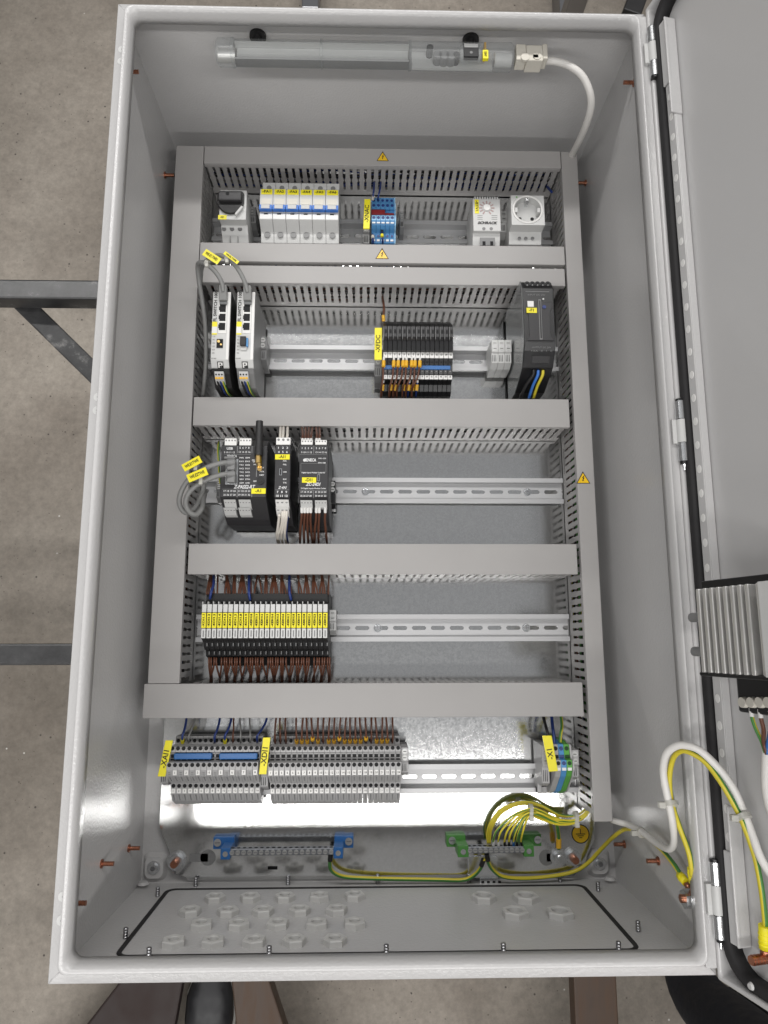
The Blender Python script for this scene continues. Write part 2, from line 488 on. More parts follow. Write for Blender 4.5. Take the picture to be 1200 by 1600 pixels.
mb = MB(); mb.box(505, 553, 1420, 2300, FZ, -720); mb.box(505, 553, 1424, 1470, -720, -300)
solo('steel_post', 'dark steel post beyond the top edge of the cabinet, left of the door corner', 'post', mb, DARKSTEEL, bev=3)
bar((640, 1330, -600), (760, 1640, -600), 46, 60, mb=(mb := MB()))
mb.box(700, 740, 1600, 1640, FZ, -570)
solo('steel_rail', 'black steel rail slanting past the upper corner of the open door', 'rail', mb, BLACKM, bev=3)
mb = MB(); mb.box(-196, -150, 1478, 2300, FZ, -725)
solo('steel_bar', 'dark flat steel bar on the floor beyond the top edge, above the cabinet lamp', 'bar', mb, DARKSTEEL, bev=3)

mb = MB(); mb.box(396, 482, -1250, -600, -640, -600)
solo('brown_board', 'straight brown board below the cabinet, right of centre', 'board', mb, WOOD, bev=3)
mb = MB(); mb.pz([(-290, -800), (-232, -800), (-60, -1250), (-225, -1250)], -640, -600)
solo('brown_board', 'slanting brown board below the cabinet, right of the black shoe', 'board', mb, WOOD, bev=3)
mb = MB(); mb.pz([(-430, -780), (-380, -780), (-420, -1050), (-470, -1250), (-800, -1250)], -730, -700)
solo('dark_board', 'wide dark reddish board, left of the black shoe', 'board', mb, DKWOOD, bev=4)

# a shoe pointing up at the cabinet
def shoe(cx, cy, name, label):
    t = thing(name, label, 'shoe', (cx, cy, FZ))
    mb = MB(); n = 20; rings = []
    L = [(-150, 34, 8, 62), (-140, 38, 8, 82), (-100, 41, 8, 92), (-50, 42, 8, 88), (0, 46, 8, 76), (50, 52, 8, 62), (90, 50, 8, 52), (118, 40, 8, 42), (136, 24, 10, 30)]
    for y, w, zb, zt in L:
        ring = []
        for k in range(n):
            a = 2 * math.pi * k / n
            ring.append((cx + w * math.copysign(abs(math.cos(a)) ** 0.8, math.cos(a)), cy + y, FZ + zb + (zt - zb) * (0.5 + 0.5 * math.sin(a))))
        rings.append(ring)
    vs = [p for r in rings for p in r]; fs = []
    for i in range(len(rings) - 1):
        for k in range(n):
            fs.append((i * n + k, i * n + (k + 1) % n, (i + 1) * n + (k + 1) % n, (i + 1) * n + k))
    fs += [tuple(range(n - 1, -1, -1)), tuple(len(vs) - n + k for k in range(n))]
    mb.add(vs, fs, 0, True); part(t, 'upper', mb, LEATHER)
    mb = MB(); P = [(cx + w * 1.06, cy + y) for y, w, *_ in L] + [(cx - w * 1.06, cy + y) for y, w, *_ in reversed(L)]
    mb.pz(P, FZ + 0.5, FZ + 16); part(t, 'sole', mb, OFFWHITE, bev=3)
    mb = MB(); mb.pz([(cx - 26, cy - 40), (cx + 26, cy - 40), (cx + 24, cy + 30), (cx - 24, cy + 30)], FZ + 70, FZ + 90); part(t, 'tongue', mb, SOLE, bev=6)
    return t
shoe(-352, -1050, 'shoe', 'black shoe with grey tongue on the floor between the brown boards')

# a person standing at the lower right corner
def person():
    t = thing('person', 'person in black trousers and brick red top standing by the lower right corner', 'person', (715, -935, FZ))
    V, R, E = [], [], []
    def j(p, r, par=None):
        V.append(Vector(p) * S); R.append((r * S, r * S)) ; i = len(V) - 1
        if par is not None: E.append((par, i))
        return i
    pel = j((735, -990, 150), 120)
    sp = j((735, -1000, 270), 125, pel); ch = j((735, -1000, 430), 140, sp); sh = j((735, -1000, 540), 105, ch)
    nk = j((735, -985, 610), 55, sh); hd = j((735, -960, 700), 82, nk); j((735, -965, 790), 78, hd)
    for s in (-1, 1):
        hip = j((735 + s * 70, -985, 80), 88, pel)
        kn = j((735 + s * (72 if s > 0 else 62), -935 - 20 * s, -330), 72, hip)
        an = j((735 + s * 66, -935, -690), 58, kn)
        j((735 + s * 70, -790 - 40 * (s > 0), -755), 38, an)
        so = j((735 + s * 170, -1000, 520), 62, sh)
        el = j((735 + s * 205, -985, 260), 46, so)
        wr = j((735 + s * 200, -930, 40), 32, el)
        pm = j((735 + s * 198, -915, -20), 30, wr)
        for k in range(4):
            f1 = j((735 + s * 200, -940 + 18 * k, -75 - 4 * (k in (1, 2))), 9, pm)
            j((735 + s * 192, -938 + 17 * k, -112 - 6 * (k in (1, 2))), 8, f1)
        th = j((735 + s * 190, -875, -40), 10, pm); j((735 + s * 184, -862, -70), 9, th)
    me = bpy.data.meshes.new('body'); me.from_pydata(V, E, [])
    o = bpy.data.objects.new('body', me); COL.objects.link(o)
    o.modifiers.new('skin', 'SKIN'); sv = me.skin_vertices[0].data
    for i, r in enumerate(R): sv[i].radius = r
    sv[0].use_root = True
    ss = o.modifiers.new('sub', 'SUBSURF'); ss.levels = 2; ss.render_levels = 2
    dg = bpy.context.evaluated_depsgraph_get()
    m2 = bpy.data.meshes.new_from_object(o.evaluated_get(dg))
    bpy.data.objects.remove(o)
    off = origin(t) * S
    for m in (CLOTH, REDCLOTH, SKIN, LEATHER): m2.materials.append(m)
    for p in m2.polygons:
        c = p.center / S
        p.material_index = 3 if c.z < -715 else 2 if (c.z > 590 or (c.z < 70 and abs(c.x - 735) > 155)) else 0 if c.z < 160 and abs(c.x - 735) < 155 else 1
        p.use_smooth = True
    for v in m2.vertices: v.co -= off
    b = bpy.data.objects.new('body', m2); b.parent = t; COL.objects.link(b)
    mb = MB(); hc = Vector((735, -968, 745))
    n, vs, fs = 14, [], []
    for i in range(6):
        a = HALF * i / 5
        vs += [hc + Vector((88 * math.cos(a) * math.cos(g), 96 * math.cos(a) * math.sin(g) - 8, 62 * math.sin(a) + 10)) for g in (2 * math.pi * k / n for k in range(n))]
    for i in range(5):
        fs += [(i * n + k, i * n + (k + 1) % n, (i + 1) * n + (k + 1) % n, (i + 1) * n + k) for k in range(n)]
    mb.add(vs, fs, 0, True); part(t, 'hair', mb, HAIR)
    mb = MB(); mb.cyl((735, -884, 705), 'z', 9, 26, 8, r2=5); part(t, 'nose', mb, SKIN)
person()

# ================================================================== the cabinet
X0, X1, Y0, Y1 = -300, 301, -504.4, 504.4
BW = -10                                     # inner face of the back wall
def rr(x0, x1, y0, y1, r, n=6):
    P = []
    for cx, cy, a0 in ((x1 - r, y1 - r, 0), (x0 + r, y1 - r, HALF), (x0 + r, y0 + r, 2 * HALF), (x1 - r, y0 + r, 3 * HALF)):
        P += [(cx + r * math.cos(a0 + HALF * k / n), cy + r * math.sin(a0 + HALF * k / n)) for k in range(n + 1)]
    return P
def loft(loops, mi=0, closed=True, smooth=True, mb=None):    # loops: equal-length lists of 3-D points, joined in a ring
    mb = mb or MB(); n = len(loops[0]); vs = [p for l in loops for p in l]; fs = []
    K = len(loops)
    for i in range(K if closed else K - 1):
        j = (i + 1) % K
        fs += [(i * n + k, i * n + (k + 1) % n, j * n + (k + 1) % n, j * n + k) for k in range(n)]
    return mb.add(vs, fs, mi, smooth)

cab = thing('electrical_cabinet', 'open light grey steel electrical cabinet lying on its back with its door swung up', 'electrical cabinet', (0, 0, -12))
mb = MB(); mb.box(X0, X1, Y0, Y1, BW - 2, BW); part(cab, 'back_wall', mb, PAINT)
for x0, x1 in ((X0, X0 + 2), (X1 - 2, X1)):
    mb = MB(); mb.box(x0, x1, Y0, Y1, BW, 252); part(cab, 'side_wall', mb, PAINT)
for y0, y1, nm in ((Y0, Y0 + 2, 'bottom_wall'), (Y1 - 2, Y1, 'top_wall')):
    mb = MB(); mb.box(X0 + 2, X1 - 2, y0, y1, BW, 252); part(cab, nm, mb, PAINT)
RIM = [(0, 250, 1.2), (0, 252.6, 1.2), (0.8, 253.4, 1.2), (10.6, 253.4, 4), (11.4, 254.2, 7), (11.6, 263.4, 7), (12.4, 265.2, 7.5), (14.0, 265.6, 8), (16.4, 264.2, 8),
       (18.4, 260.5, 9), (19.6, 256, 9), (20, 247, 9), (2.2, 246, 1.2)]
loops = [[(x, y, z) for x, y in rr(X0 + d, X1 - (d if d < 12 else 12 + (d - 12) * .5), Y0 + d, Y1 - d, r)] for d, z, r in RIM]
part(cab, 'rim', loft(loops), PAINT)
# mitre weld lines of the gutter corners
for sx, sy, x, y in ((1, 1, X0, Y0), (-1, 1, X1, Y0), (1, -1, X0, Y1), (-1, -1, X1, Y1)):
    mb = MB(); mb.tube([(x + sx * 1.5, y + sy * 1.5, 253.5), (x + sx * 11, y + sy * 11, 253.5)], 0.5, 6, sub=1)
    part(cab, 'corner_weld', mb, PAINT)
for y in (445, 430, 40, 26, -432, -452):      # covered fixing holes in the left gutter
    mb = MB(); mb.cyl((-291.3, y, 253.2), 'z', 4.6, 0.7, 18); mb.cyl((-291, y, 253.9), 'z', 1.4, 0.3, 10, mi=1)
    part(cab, 'rivet', mb, [LGREY, MGREY])
# gland plate in the bottom wall
yb = Y0 + 2
mb = MB()
g1 = [(x, yb, z) for x, z in rr(-260, 252, 14, 205, 14)]; g2 = [(x, yb + 1.6, z) for x, z in rr(-259, 251, 15, 204, 13)]
g3 = [(x, yb + 1.6, z) for x, z in rr(-254.5, 246.5, 19, 202.5, 9)]; g4 = [(x, yb, z) for x, z in rr(-254, 246, 19.5, 202, 9)]
part(cab, 'gland_gasket', loft([g1, g2, g3, g4]), RUBBER)
mb = MB(); mb.prism([(x, yb, z) for x, z in rr(-254.5, 246.5, 19, 202.5, 9)], [(x, yb + 0.8, z) for x, z in rr(-254.5, 246.5, 19, 202.5, 9)])
part(cab, 'gland_plate', mb, PAINT)
sm = None
for x, z in ((-227, 4), (-114, 2), (-3, 1), (111, 1), (225, 2), (-264, 38), (262, 36), (-262, 160), (265, 158), (-224, 209), (-110, 209), (2, 209), (115, 209), (227, 209)):
    if sm is None:
        mb = MB()
        for k in range(4): mb.cyl((0, k * 2.6, 0), 'y', 2.3, 1.6, 8, r2=2.7); mb.cyl((0, k * 2.6 + 1.6, 0), 'y', 2.7, 1.0, 8, r2=2.1)
        sm = mb.mesh('gland_screw', DARKSTEEL)
    sharepart(cab, 'gland_screw', sm, (x, yb, z))
for x, y, z in ((-290, -492, 0), (286, -492, 0)):
    mb = MB(); mb.cyl((x, y - 6, z + 8), 'y', 7, 3, 14, r2=5); part(cab, 'weld_dimple', mb, PAINT)
# copper weld studs on the two side walls
for i, (sx, y, z) in enumerate(((-1, 449, 217), (-1, 429, 55), (-1, -437, 139), (-1, -446, 48), (-1, -451, 213), (1, 447, 216), (1, 448, 23), (1, -440, 137), (1, -451, 31))):
    mb = MB(); x = X0 + 2 if sx < 0 else X1 - 2; d = -sx
    mb.cyl((x, y, z), (d, 0, 0), 4.6, 1.4, 12)
    for k in range(9): mb.cyl((x + d * (1.4 + k * 1.3), y, z), (d, 0, 0), 2.5 - 0.35 * (k % 2), 1.3, 10)
    part(cab, 'earthing_stud', mb, COPPER)
for x, s in ((-281, 1), (277, -1)):           # pressed feet with the plate fixing screws
    mb = MB(); mb.prism([(a, b, BW) for a, b in rr(x - 15, x + 15, -499, -466, 8)], [(a, b, -3) for a, b in rr(x - 11, x + 11, -495, -470, 7)])
    part(cab, 'fixing_foot', mb, PAINT)
    mb = MB(); mb.cyl((x, -482, -3), 'z', 8, 1.6, 18); mb.cyl((x, -482, -1.4), 'z', 5.6, 3.6, 6); mb.cyl((x, -482, 2.2), 'z', 3.0, 1.0, 12, mi=1)
    part(cab, 'fixing_screw', mb, [STEEL, DARKSTEEL])

# ------------------------------------------------------------------ the door, swung up a little past upright
door = MB()
DW, DY0, DY1 = 590, -506, 506
def dloop(u0, u1, y0, y1, r, w): return [tuple(DP(u, y, w)) for u, y in rr(u0, u1, y0, y1, r)]
loft([dloop(0, DW, DY0, DY1, 2, 0), dloop(0, DW, DY0, DY1, 2, 17), dloop(0.8, DW - 0.8, DY0 + 0.8, DY1 - 0.8, 2, 18), dloop(4, DW - 4, DY0 + 4, DY1 - 4, 3, 18), dloop(4.4, DW - 4.4, DY0 + 4.4, DY1 - 4.4, 4, 16), dloop(4, DW - 4, DY0 + 4, DY1 - 4, 4, 2)], closed=False, mb=door)
door.add(dloop(0, DW, DY0, DY1, 2, 0), [list(range(28))]); door.add(dloop(4, DW - 4, DY0 + 4, DY1 - 4, 4, 2), [list(range(28))])
dp = part(cab, 'door', door, DOORP)
def under(p, name, mb, mats, bev=0):           # a sub-part
    return part(p, name, mb, mats, bev=bev)
loops = [dloop(u0, DW - u0, DY0 + u0, DY1 - u0, r, w) for u0, r, w in ((4.5, 34, 2), (4.5, 34, 13.5), (6.5, 32, 15.5), (12.5, 27, 15.5), (14.5, 25, 13.5), (14.5, 25, 2))]
under(dp, 'door_gasket', loft(loops), RUBBER)
mb = MB()
def dbox(mb, u0, u1, y0, y1, w0, w1, mi=0):
    c = [[DP(u, y, w) for u, y in ((u0, y0), (u1, y0), (u1, y1), (u0, y1))] for w in (w0, w1)]
    return mb.prism(c[0], c[1], mi)
dbox(mb, 17.5, 28.5, -438, 447, 11, 12.5); dbox(mb, 26.5, 28.5, -438, 447, 3, 11); dbox(mb, 17.5, 19, -438, 447, 3, 11)
under(dp, 'stiffener_bar', mb, PAINT, bev=0.8)
mb = MB()
for k in range(36):
    y = 425 - k * 24.4
    P = [tuple(DP(23 + 3.2 * math.cos(2 * math.pi * q / 12), y + 4.2 * math.sin(2 * math.pi * q / 12), 12.55)) for q in range(12)]
    Q = [tuple(DP(23 + 2.9 * math.cos(2 * math.pi * q / 12), y + 3.9 * math.sin(2 * math.pi * q / 12), 12.95)) for q in range(12)]
    mb.prism(P, Q)
under(dp, 'bar_hole', mb, WHITE)['kind'] = 'stuff'
for y0, y1 in ((392, 470), (-470, -392)):
    mb = MB(); dbox(mb, 17, 30, y0, y1, 12.6, 15); dbox(mb, 28, 30, y0 + (0 if y0 < 0 else -40), y1 + (40 if y0 < 0 else 0), 3, 17); under(dp, 'bar_bracket', mb, PAINT, bev=1)
mb = MB(); mb.box(289.9, 300.2, -497, 497, 254, 257.6); part(cab, 'gutter_filler', mb, PAINT, bev=.8)  # added filler above the shaded gutter, so the hinge side shows as lit
def hinge(yt, yb_, tip):
    mb = MB(); x, z = 302.5, 262.5; L = yt - yb_
    a = L * 0.30
    mb.cyl((x, yt, z), (0, -1, 0), 5.2, a, 18, mi=0); mb.cyl((x, yt - a - 0.6, z), (0, -1, 0), 5.0, L - 2 * a - 1.2, 18, mi=1); mb.cyl((x, yb_ + a, z), (0, -1, 0), 5.2, a, 18, mi=0)
    mb.cyl((x, yt - a, z), (0, -1, 0), 4.2, 0.7, 14, mi=2); mb.cyl((x, yb_ + a + 0.7, z), (0, -1, 0), 4.2, 0.7, 14, mi=2)
    if tip > 0: mb.cyl((x, yt, z), (0, 1, 0), 3.2, 4, 12, r2=1.6, mi=0); mb.cyl((x, yb_, z), (0, -1, 0), 4.2, 2.4, 14, mi=2)
    else: mb.cyl((x, yb_, z), (0, -1, 0), 4.2, 3, 12, r2=3.6, mi=2); mb.cyl((x, yb_ - 3, z), (0, -1, 0), 2.6, 6, 12, r2=0.8, mi=0); mb.cyl((x, yt, z), (0, 1, 0), 4.2, 2.4, 14, mi=2)
    mb.box(x - 9, x - 3.6, yb_ + a, yt - a, 253.6, 262, mi=1)
    under(dp, 'hinge', mb, [STEEL, LGREY, BLACK])
hinge(476, 414, 1); hinge(36, -27, -1); hinge(-405, -470, -1)

# ------------------------------------------------------------------ mounting plate
pl = thing('mounting_plate', 'bare galvanised steel mounting plate covering the back of the cabinet', 'mounting plate', (0, 0, -3))
plate = [(-276, -430), (-273, -440), (-262, -462), (-255, -488), (-240, -493), (246, -493), (256, -488), (262, -470), (271, -455), (273, -430), (273, 478), (-276, 478)]
mb = MB(); mb.pz(plate, -3, 0)
mb.px([(-493, 0), (-491, -0.5), (-497, -8), (-499, -8)], -240, 246)
part(pl, 'sheet', mb, GALV)
def keyhole(x, y, r, s):
    mb = MB(); mb.disc((x, y, 0.15), r, 20); mb.add([(x, y - r * .5, 0.15), (x + s * r * 2.2, y - r * .5, 0.15), (x + s * r * 2.2, y + r * .5, 0.15), (x, y + r * .5, 0.15)], [(0, 1, 2, 3)])
    part(pl, 'keyhole', mb, MGREY)
p = U(325, 1340, 0); keyhole(p.x, p.y, 9.5, -1.1)
p = U(854, 1340, 0); keyhole(p.x, p.y, 9.5, 0.3)
mb = MB(); p = U(426, 1356, 0); mb.box(p.x - 6, p.x + 6, p.y - 2, p.y + 2, 0.05, 0.2); part(pl, 'slot', mb, HOLE)
for px_, py_ in ((274, 1348), (897, 1342)):   # copper studs with nuts that hold the plate
    p = U(px_, py_, 8); mb = MB()
    mb.cyl((p.x, p.y, 0), 'z', 12, 1.5, 20); mb.cyl((p.x, p.y, 1.5), 'z', 9.4, 7, 6)
    mb.cyl((p.x, p.y, 8.5), 'z', 5, 8, 14, r2=4.4, mi=1)
    part(pl, 'plate_nut', mb, [STEEL, COPPER])
p = U(907, 1303, 0)
mb = MB(); mb.disc((p.x, p.y, 0.15), 11.5, 32); st = part(pl, 'earth_sticker', mb, INK)
mb = MB(); mb.disc((p.x, p.y, 0.3), 10.2, 32); under(st, 'sticker_face', mb, STICKER)
mb = MB(); mb.box(p.x - .5, p.x + .5, p.y, p.y + 6, 0.35, 0.45)
for w_, dy in ((6, 0), (4, -2.2), (2, -4.4)): mb.box(p.x - w_, p.x + w_, p.y + dy - .5, p.y + dy + .5, 0.35, 0.45)
under(st, 'earth_symbol', mb, INK)

# ------------------------------------------------------------------ wiring ducts with slotted walls
DZ = 70
def finger_mesh(axis):
    P = [(-3.35, 13), (3.35, 13), (3.35, 32), (4.25, 34), (4.25, 36.5), (3.0, 38.5), (3.0, 63.5), (-3.0, 63.5), (-3.0, 38.5), (-4.25, 36.5), (-4.25, 34), (-3.35, 32)]
    mb = MB()
    if axis == 'x': mb.prism([(a, -0.7, b) for a, b in P], [(a, 0.7, b) for a, b in P])
    else: mb.prism([(-0.7, a, b) for a, b in P], [(0.7, a, b) for a, b in P])
    return mb.mesh('duct_finger', DUCT)
FX, FY = finger_mesh('x'), finger_mesh('y')
def duct(label, x0, x1, y0, y1, axis, show, lid=None, flip=False):
    t = thing('wiring_duct', label, 'wiring duct', ((x0 + x1) / 2, (y0 + y1) / 2, 0.1))
    lx0, lx1, ly0, ly1 = lid or (x0, x1, y0, y1)
    mb = MB()
    if axis == 'x': mb.box(lx0, lx1, ly0, ly1, 67.5, DZ); mb.box(lx0, lx1, ly0, ly0 + 1.2, 61, 67.5); mb.box(lx0, lx1, ly1 - 1.2, ly1, 61, 67.5)
    else: mb.box(lx0, lx1, ly0, ly1, 67.5, DZ); mb.box(lx0, lx0 + 1.2, ly0, ly1, 61, 67.5); mb.box(lx1 - 1.2, lx1, ly0, ly1, 61, 67.5)
    part(t, 'lid', mb, DUCT, bev=0.7)
    mb = MB(); mb.box(x0 + 1, x1 - 1, y0 + 1, y1 - 1, 0.3, 2)
    if axis == 'x': mb.box(x0, x1, y0 + 1, y0 + 2.4, 0.3, 13); mb.box(x0, x1, y1 - 2.4, y1 - 1, 0.3, 13)
    else: mb.box(x0 + 1, x0 + 2.4, y0, y1, 0.3, 13); mb.box(x1 - 2.4, x1 - 1, y0, y1, 0.3, 13)
    part(t, 'base', mb, DUCT)
    for side in ('lo', 'hi'):
        if axis == 'x': w = y0 + 1.7 if side == 'lo' else y1 - 1.7; L = x1 - x0; a0 = x0
        else: w = x0 + 1.7 if side == 'lo' else x1 - 1.7; L = y1 - y0; a0 = y0
        n = int(L // 10); a0 += (L - n * 10) / 2 + 5
        if side in show:
            for k in range(n):
                sharepart(t, 'duct_finger', FX if axis == 'x' else FY, (a0 + 10 * k, w, 0) if axis == 'x' else (w, a0 + 10 * k, 0))
        else:
            mb = MB()
            for k in range(n):
                c = a0 + 10 * k
                if axis == 'x': mb.box(c - 3.3, c + 3.3, w - .7, w + .7, 13, 63)
                else: mb.box(w - .7, w + .7, c - 3.3, c + 3.3, 13, 63)
            part(t, 'slotted_wall', mb, DUCT)
    return t
D1 = duct('topmost horizontal wiring duct with a yellow warning triangle on its lid', -241, 250, 437.5, 463.5, 'x', ('lo',))
D2 = duct('wiring duct with a shiny warning triangle just below the circuit breakers', -241, 249, 293, 320, 'x', ())
D3 = duct('horizontal wiring duct just above the two network switches, with a plain lid', -240, 248, 262.5, 287.5, 'x', ('lo',))
D4 = duct('horizontal wiring duct between the network switches and the charcoal input modules', -240, 245, 66, 104, 'x', ('lo',))
D5 = duct('horizontal wiring duct above the row of yellow-labelled relays', -238, 246, -124, -86, 'x', ('lo',))
D6 = duct('lowest horizontal wiring duct whose loose lid sticks out past the left duct', -238, 246, -295, -256, 'x', ('hi',), lid=(-283.5, 245, -295.5, -255.5))
DL = duct('upright wiring duct along the left side of the plate', -279.5, -242, -255, 463.5, 'y', ('hi',))
DR = duct('upright wiring duct along the right side of the plate, with a warning triangle', 251, 273, -415.5, 463, 'y', ('lo',))
def triangle(d, cx, cy, z, h, shine=False):
    w = h * 1.12
    mb = MB(); mb.pz([(cx - w / 2, cy - h / 2), (cx + w / 2, cy - h / 2), (cx, cy + h / 2)], z, z + 0.2)
    o = part(d, 'warning_triangle', mb, INK)
    k = 0.84
    mb = MB(); mb.pz([(cx - w / 2 * k, cy - h / 2 * k - h * .03), (cx + w / 2 * k, cy - h / 2 * k - h * .03), (cx, cy + h / 2 * k - h * .06)], z + 0.2, z + 0.32)
    under(o, 'triangle_face', mb, STICKER)
    b = [(0.6, 3.4), (-1.6, 0.2), (-0.1, 0.3), (-0.9, -2.3), (-1.7, -2.0), (-0.4, -4.0), (0.7, -2.6), (0.1, -2.5), (1.7, 1.0), (0.3, 0.9), (1.8, 3.4)]
    s = h / 16
    mb = MB(); mb.pz([(cx + a * s, cy + c * s - 1.2 * s) for a, c in b], z + 0.32, z + 0.40); under(o, 'lightning_bolt', mb, INK)
p = U(598, 244, DZ); triangle(D1, p.x, p.y, DZ, 15)
p = U(597, 396, DZ); triangle(D2, p.x, p.y, DZ, 16)
p = U(911, 746, DZ); triangle(DR, p.x, p.y, DZ, 16)
# wires lying inside the ducts, glimpsed through the slots
def bundle(nm, pts, cols, spread, n, label):
    mb = MB()
    for k in range(n):
        dx, dz = random.uniform(-spread, spread), random.uniform(0, 26)
        P = []
        for (x, y, z) in pts:
            P.append((x + random.uniform(-spread, spread) * .6 + (dx if abs(pts[0][0] - pts[-1][0]) < 50 else 0), y + random.uniform(-spread, spread) * .6 + (dx if abs(pts[0][0] - pts[-1][0]) >= 50 else 0), 5 + dz + random.uniform(0, 6)))
        mb.tube(P, 1.3, 6, mi=k % len(cols))
    solo(nm, label, 'wire bundle', mb, cols, kind='stuff')
def xr(a, b, y, n=9): return [(a + (b - a) * i / (n - 1), y, 0) for i in range(n)]
def yr(a, b, x, n=11): return [(x, a + (b - a) * i / (n - 1), 0) for i in range(n)]
bundle('wire_bundle', xr(-235, 245, 450), [DBLUE, BLACKM, DBLUE], 6, 8, 'blue and black wires inside the topmost duct')
bundle('wire_bundle', xr(-235, 245, 306), [DBLUE, BLACKM, BROWN], 7, 8, 'wires inside the duct below the circuit breakers')
bundle('wire_bundle', xr(-235, 245, 275), [BLACKM, BROWN, CABLEG], 6, 8, 'wires inside the duct above the network switches')
bundle('wire_bundle', xr(-235, 240, 85), [BROWN, BLACKM, DBLUE], 10, 10, 'wires inside the duct above the charcoal modules')
bundle('wire_bundle', xr(-235, 30, -105), [BROWN, BLACKM], 10, 14, 'brown wires inside the duct above the relays')
bundle('wire_bundle', xr(-235, 200, -275), [BROWN, BLACKM, BROWN, DBLUE], 11, 16, 'brown wires inside the lowest horizontal duct')
bundle('wire_bundle', yr(-240, 455, -261), [BLACKM, CABLEG, BROWN, DBLUE], 10, 9, 'wires inside the left upright duct')
bundle('wire_bundle', yr(-400, 455, 262), [BLACKM, GYY, BROWN, GYG, DBLUE], 6, 9, 'wires inside the right upright duct')

# ------------------------------------------------------------------ DIN rails
def rail(label, yc, xs, h, screws):
    x0, x1 = -239, 249.5
    t = thing('mounting_rail', label, 'mounting rail', (0, yc, 0.1))
    mb = MB()
    for s in (-1, 1):
        a, b = (yc + s * 12.5, yc + s * 17.5)
        lo, hi = min(a, b), max(a, b)
        mb.box(x0, x1, lo, hi, h - 1, h)
        wl = yc + s * 12.5
        mb.box(x0, x1, min(wl, wl - s), max(wl, wl - s), 0.2, h)
        mb.box(x0, x1, min(yc + s * 2.7, yc + s * 11.5), max(yc + s * 2.7, yc + s * 11.5), 0.2, 1.2)
    first = xs - math.floor((xs - x0) / 25) * 25
    c = first - 25
    while c < x1 + 25:                        # the web bridges between the oblong slots
        l, r = c + 9, c + 16
        l2, r2 = max(l, x0), min(r, x1)
        if r2 - l2 > 1:
            P = [(l2, yc - 2.7)] + [(l - 2.6 * (1 - abs(q) / 2.7) ** .5 * 0 + 0, yc) for q in ()]
            mb.pz([(l2 - 1.6, yc - 2.7), (r2 + 1.6, yc - 2.7), (r2 + 0.2, yc - 1.6), (r2 - 0.6, yc), (r2 + 0.2, yc + 1.6), (r2 + 1.6, yc + 2.7), (l2 - 1.6, yc + 2.7), (l2 - 0.2, yc + 1.6), (l2 + 0.6, yc), (l2 - 0.2, yc - 1.6)], 0.2, 1.2)
        c += 25
    part(t, 'rail_profile', mb, RAILM)
    for sx in screws:
        mb = MB(); mb.cyl((sx, yc, 1.2), 'z', 5.5, 0.8, 16); mb.cyl((sx, yc, 2), 'z', 4.4, 2.6, 16, r2=3.2); mb.box(sx - 2.6, sx + 2.6, yc - .5, yc + .5, 4.55, 4.7, mi=1); mb.box(sx - .5, sx + .5, yc - 2.6, yc + 2.6, 4.56, 4.72, mi=1)
        part(t, 'rail_screw', mb, [STEEL, DARKSTEEL])
RY_ = [372.8, 181.5, -5.3, -188.7, -376.0]
sx = lambda q, w: U(q, w, 2).x
rail('slotted steel mounting rail under the circuit breakers', RY_[0], 48.2, 15, [])
rail('slotted steel mounting rail under the two network switches', RY_[1], -139.1, 15, [])
rail('slotted steel mounting rail carrying the charcoal input modules', RY_[2], 9.6, 9, [sx(571, 769), sx(824, 769)])
rail('slotted steel mounting rail carrying the yellow-labelled relays', RY_[3], -23.2, 9, [sx(590, 980), sx(822, 982)])
rail('slotted steel mounting rail carrying the lowest grey terminals', RY_[4], 63.25, 15, [])

# ================================================================== devices on the rails
def xz(px_, py_, z): return U(px_, py_, z).x
def yz(px_, py_, z): return U(px_, py_, z).y
def hole(parent, nm, x, y, z, r, mat=None, n=12, depth=0.25):
    mb = MB(); mb.cyl((x, y, z - 1), 'z', r, 1 + depth, n, smooth=False)
    return part(parent, nm, mb, mat or HOLE)
def plate_(parent, nm, x0, x1, y0, y1, z, mat, t=0.5, bev=0, label=None):
    mb = MB(); mb.box(min(x0, x1), max(x0, x1), min(y0, y1), max(y0, y1), z - 0.2, z + t)
    return part(parent, nm, mb, mat, bev=bev, label=label)
def pxplate(parent, nm, px0, px1, py0, py1, z, mat, t=0.5, bev=0):    # a flat piece read off the photograph's rows and columns at height z
    a, b = U(px0, py0, z), U(px1, py1, z)
    return plate_(parent, nm, a.x, b.x, a.y, b.y, z, mat, t, bev)

SCREWM = M('dull_zinc_screw', (0.50, 0.50, 0.49), 0.45, 0.7)
def end_clamp(label, px_, py0, py1, z, mat=MGREY, w=9.0, group=None):
    """screw end bracket that grips the rail; py0..py1 its top face in the photograph"""
    c = U(px_, (py0 + py1) / 2, z); ya, yb2 = U(px_, py0, z).y, U(px_, py1, z).y
    t = thing('end_clamp', label, 'end clamp', (c.x, c.y, 7), group)
    x0, x1 = c.x - w / 2, c.x + w / 2
    h = ya - yb2
    P = [(ya + 1, 7), (ya, z), (ya - h * .55, z), (ya - h * .56, z - 3), (yb2, z - 4), (yb2 - 5, z - 16), (yb2 - 6, 7)]
    mb = MB(); mb.px(P, x0, x1); part(t, 'clamp_body', mb, mat, bev=0.5)
    for k in (0.15, 0.40):
        mb = MB(); mb.cyl((c.x, ya - h * k, z - 0.3), 'z', min(3.2, h * .11), 0.6, 14); mb.box(c.x - 2, c.x + 2, ya - h * k - .4, ya - h * k + .4, z + .25, z + .4, mi=1)
        part(t, 'clamp_screw', mb, [SCREWM, HOLE])
    for k in range(3):
        plate_(t, 'grip_rib', x0 + 1.2 + k * (w - 2.4) / 3, x0 + 1.2 + k * (w - 2.4) / 3 + .7, ya - h * .62, ya - h * .95, z - 3.4, HOLE, .2)
    return t
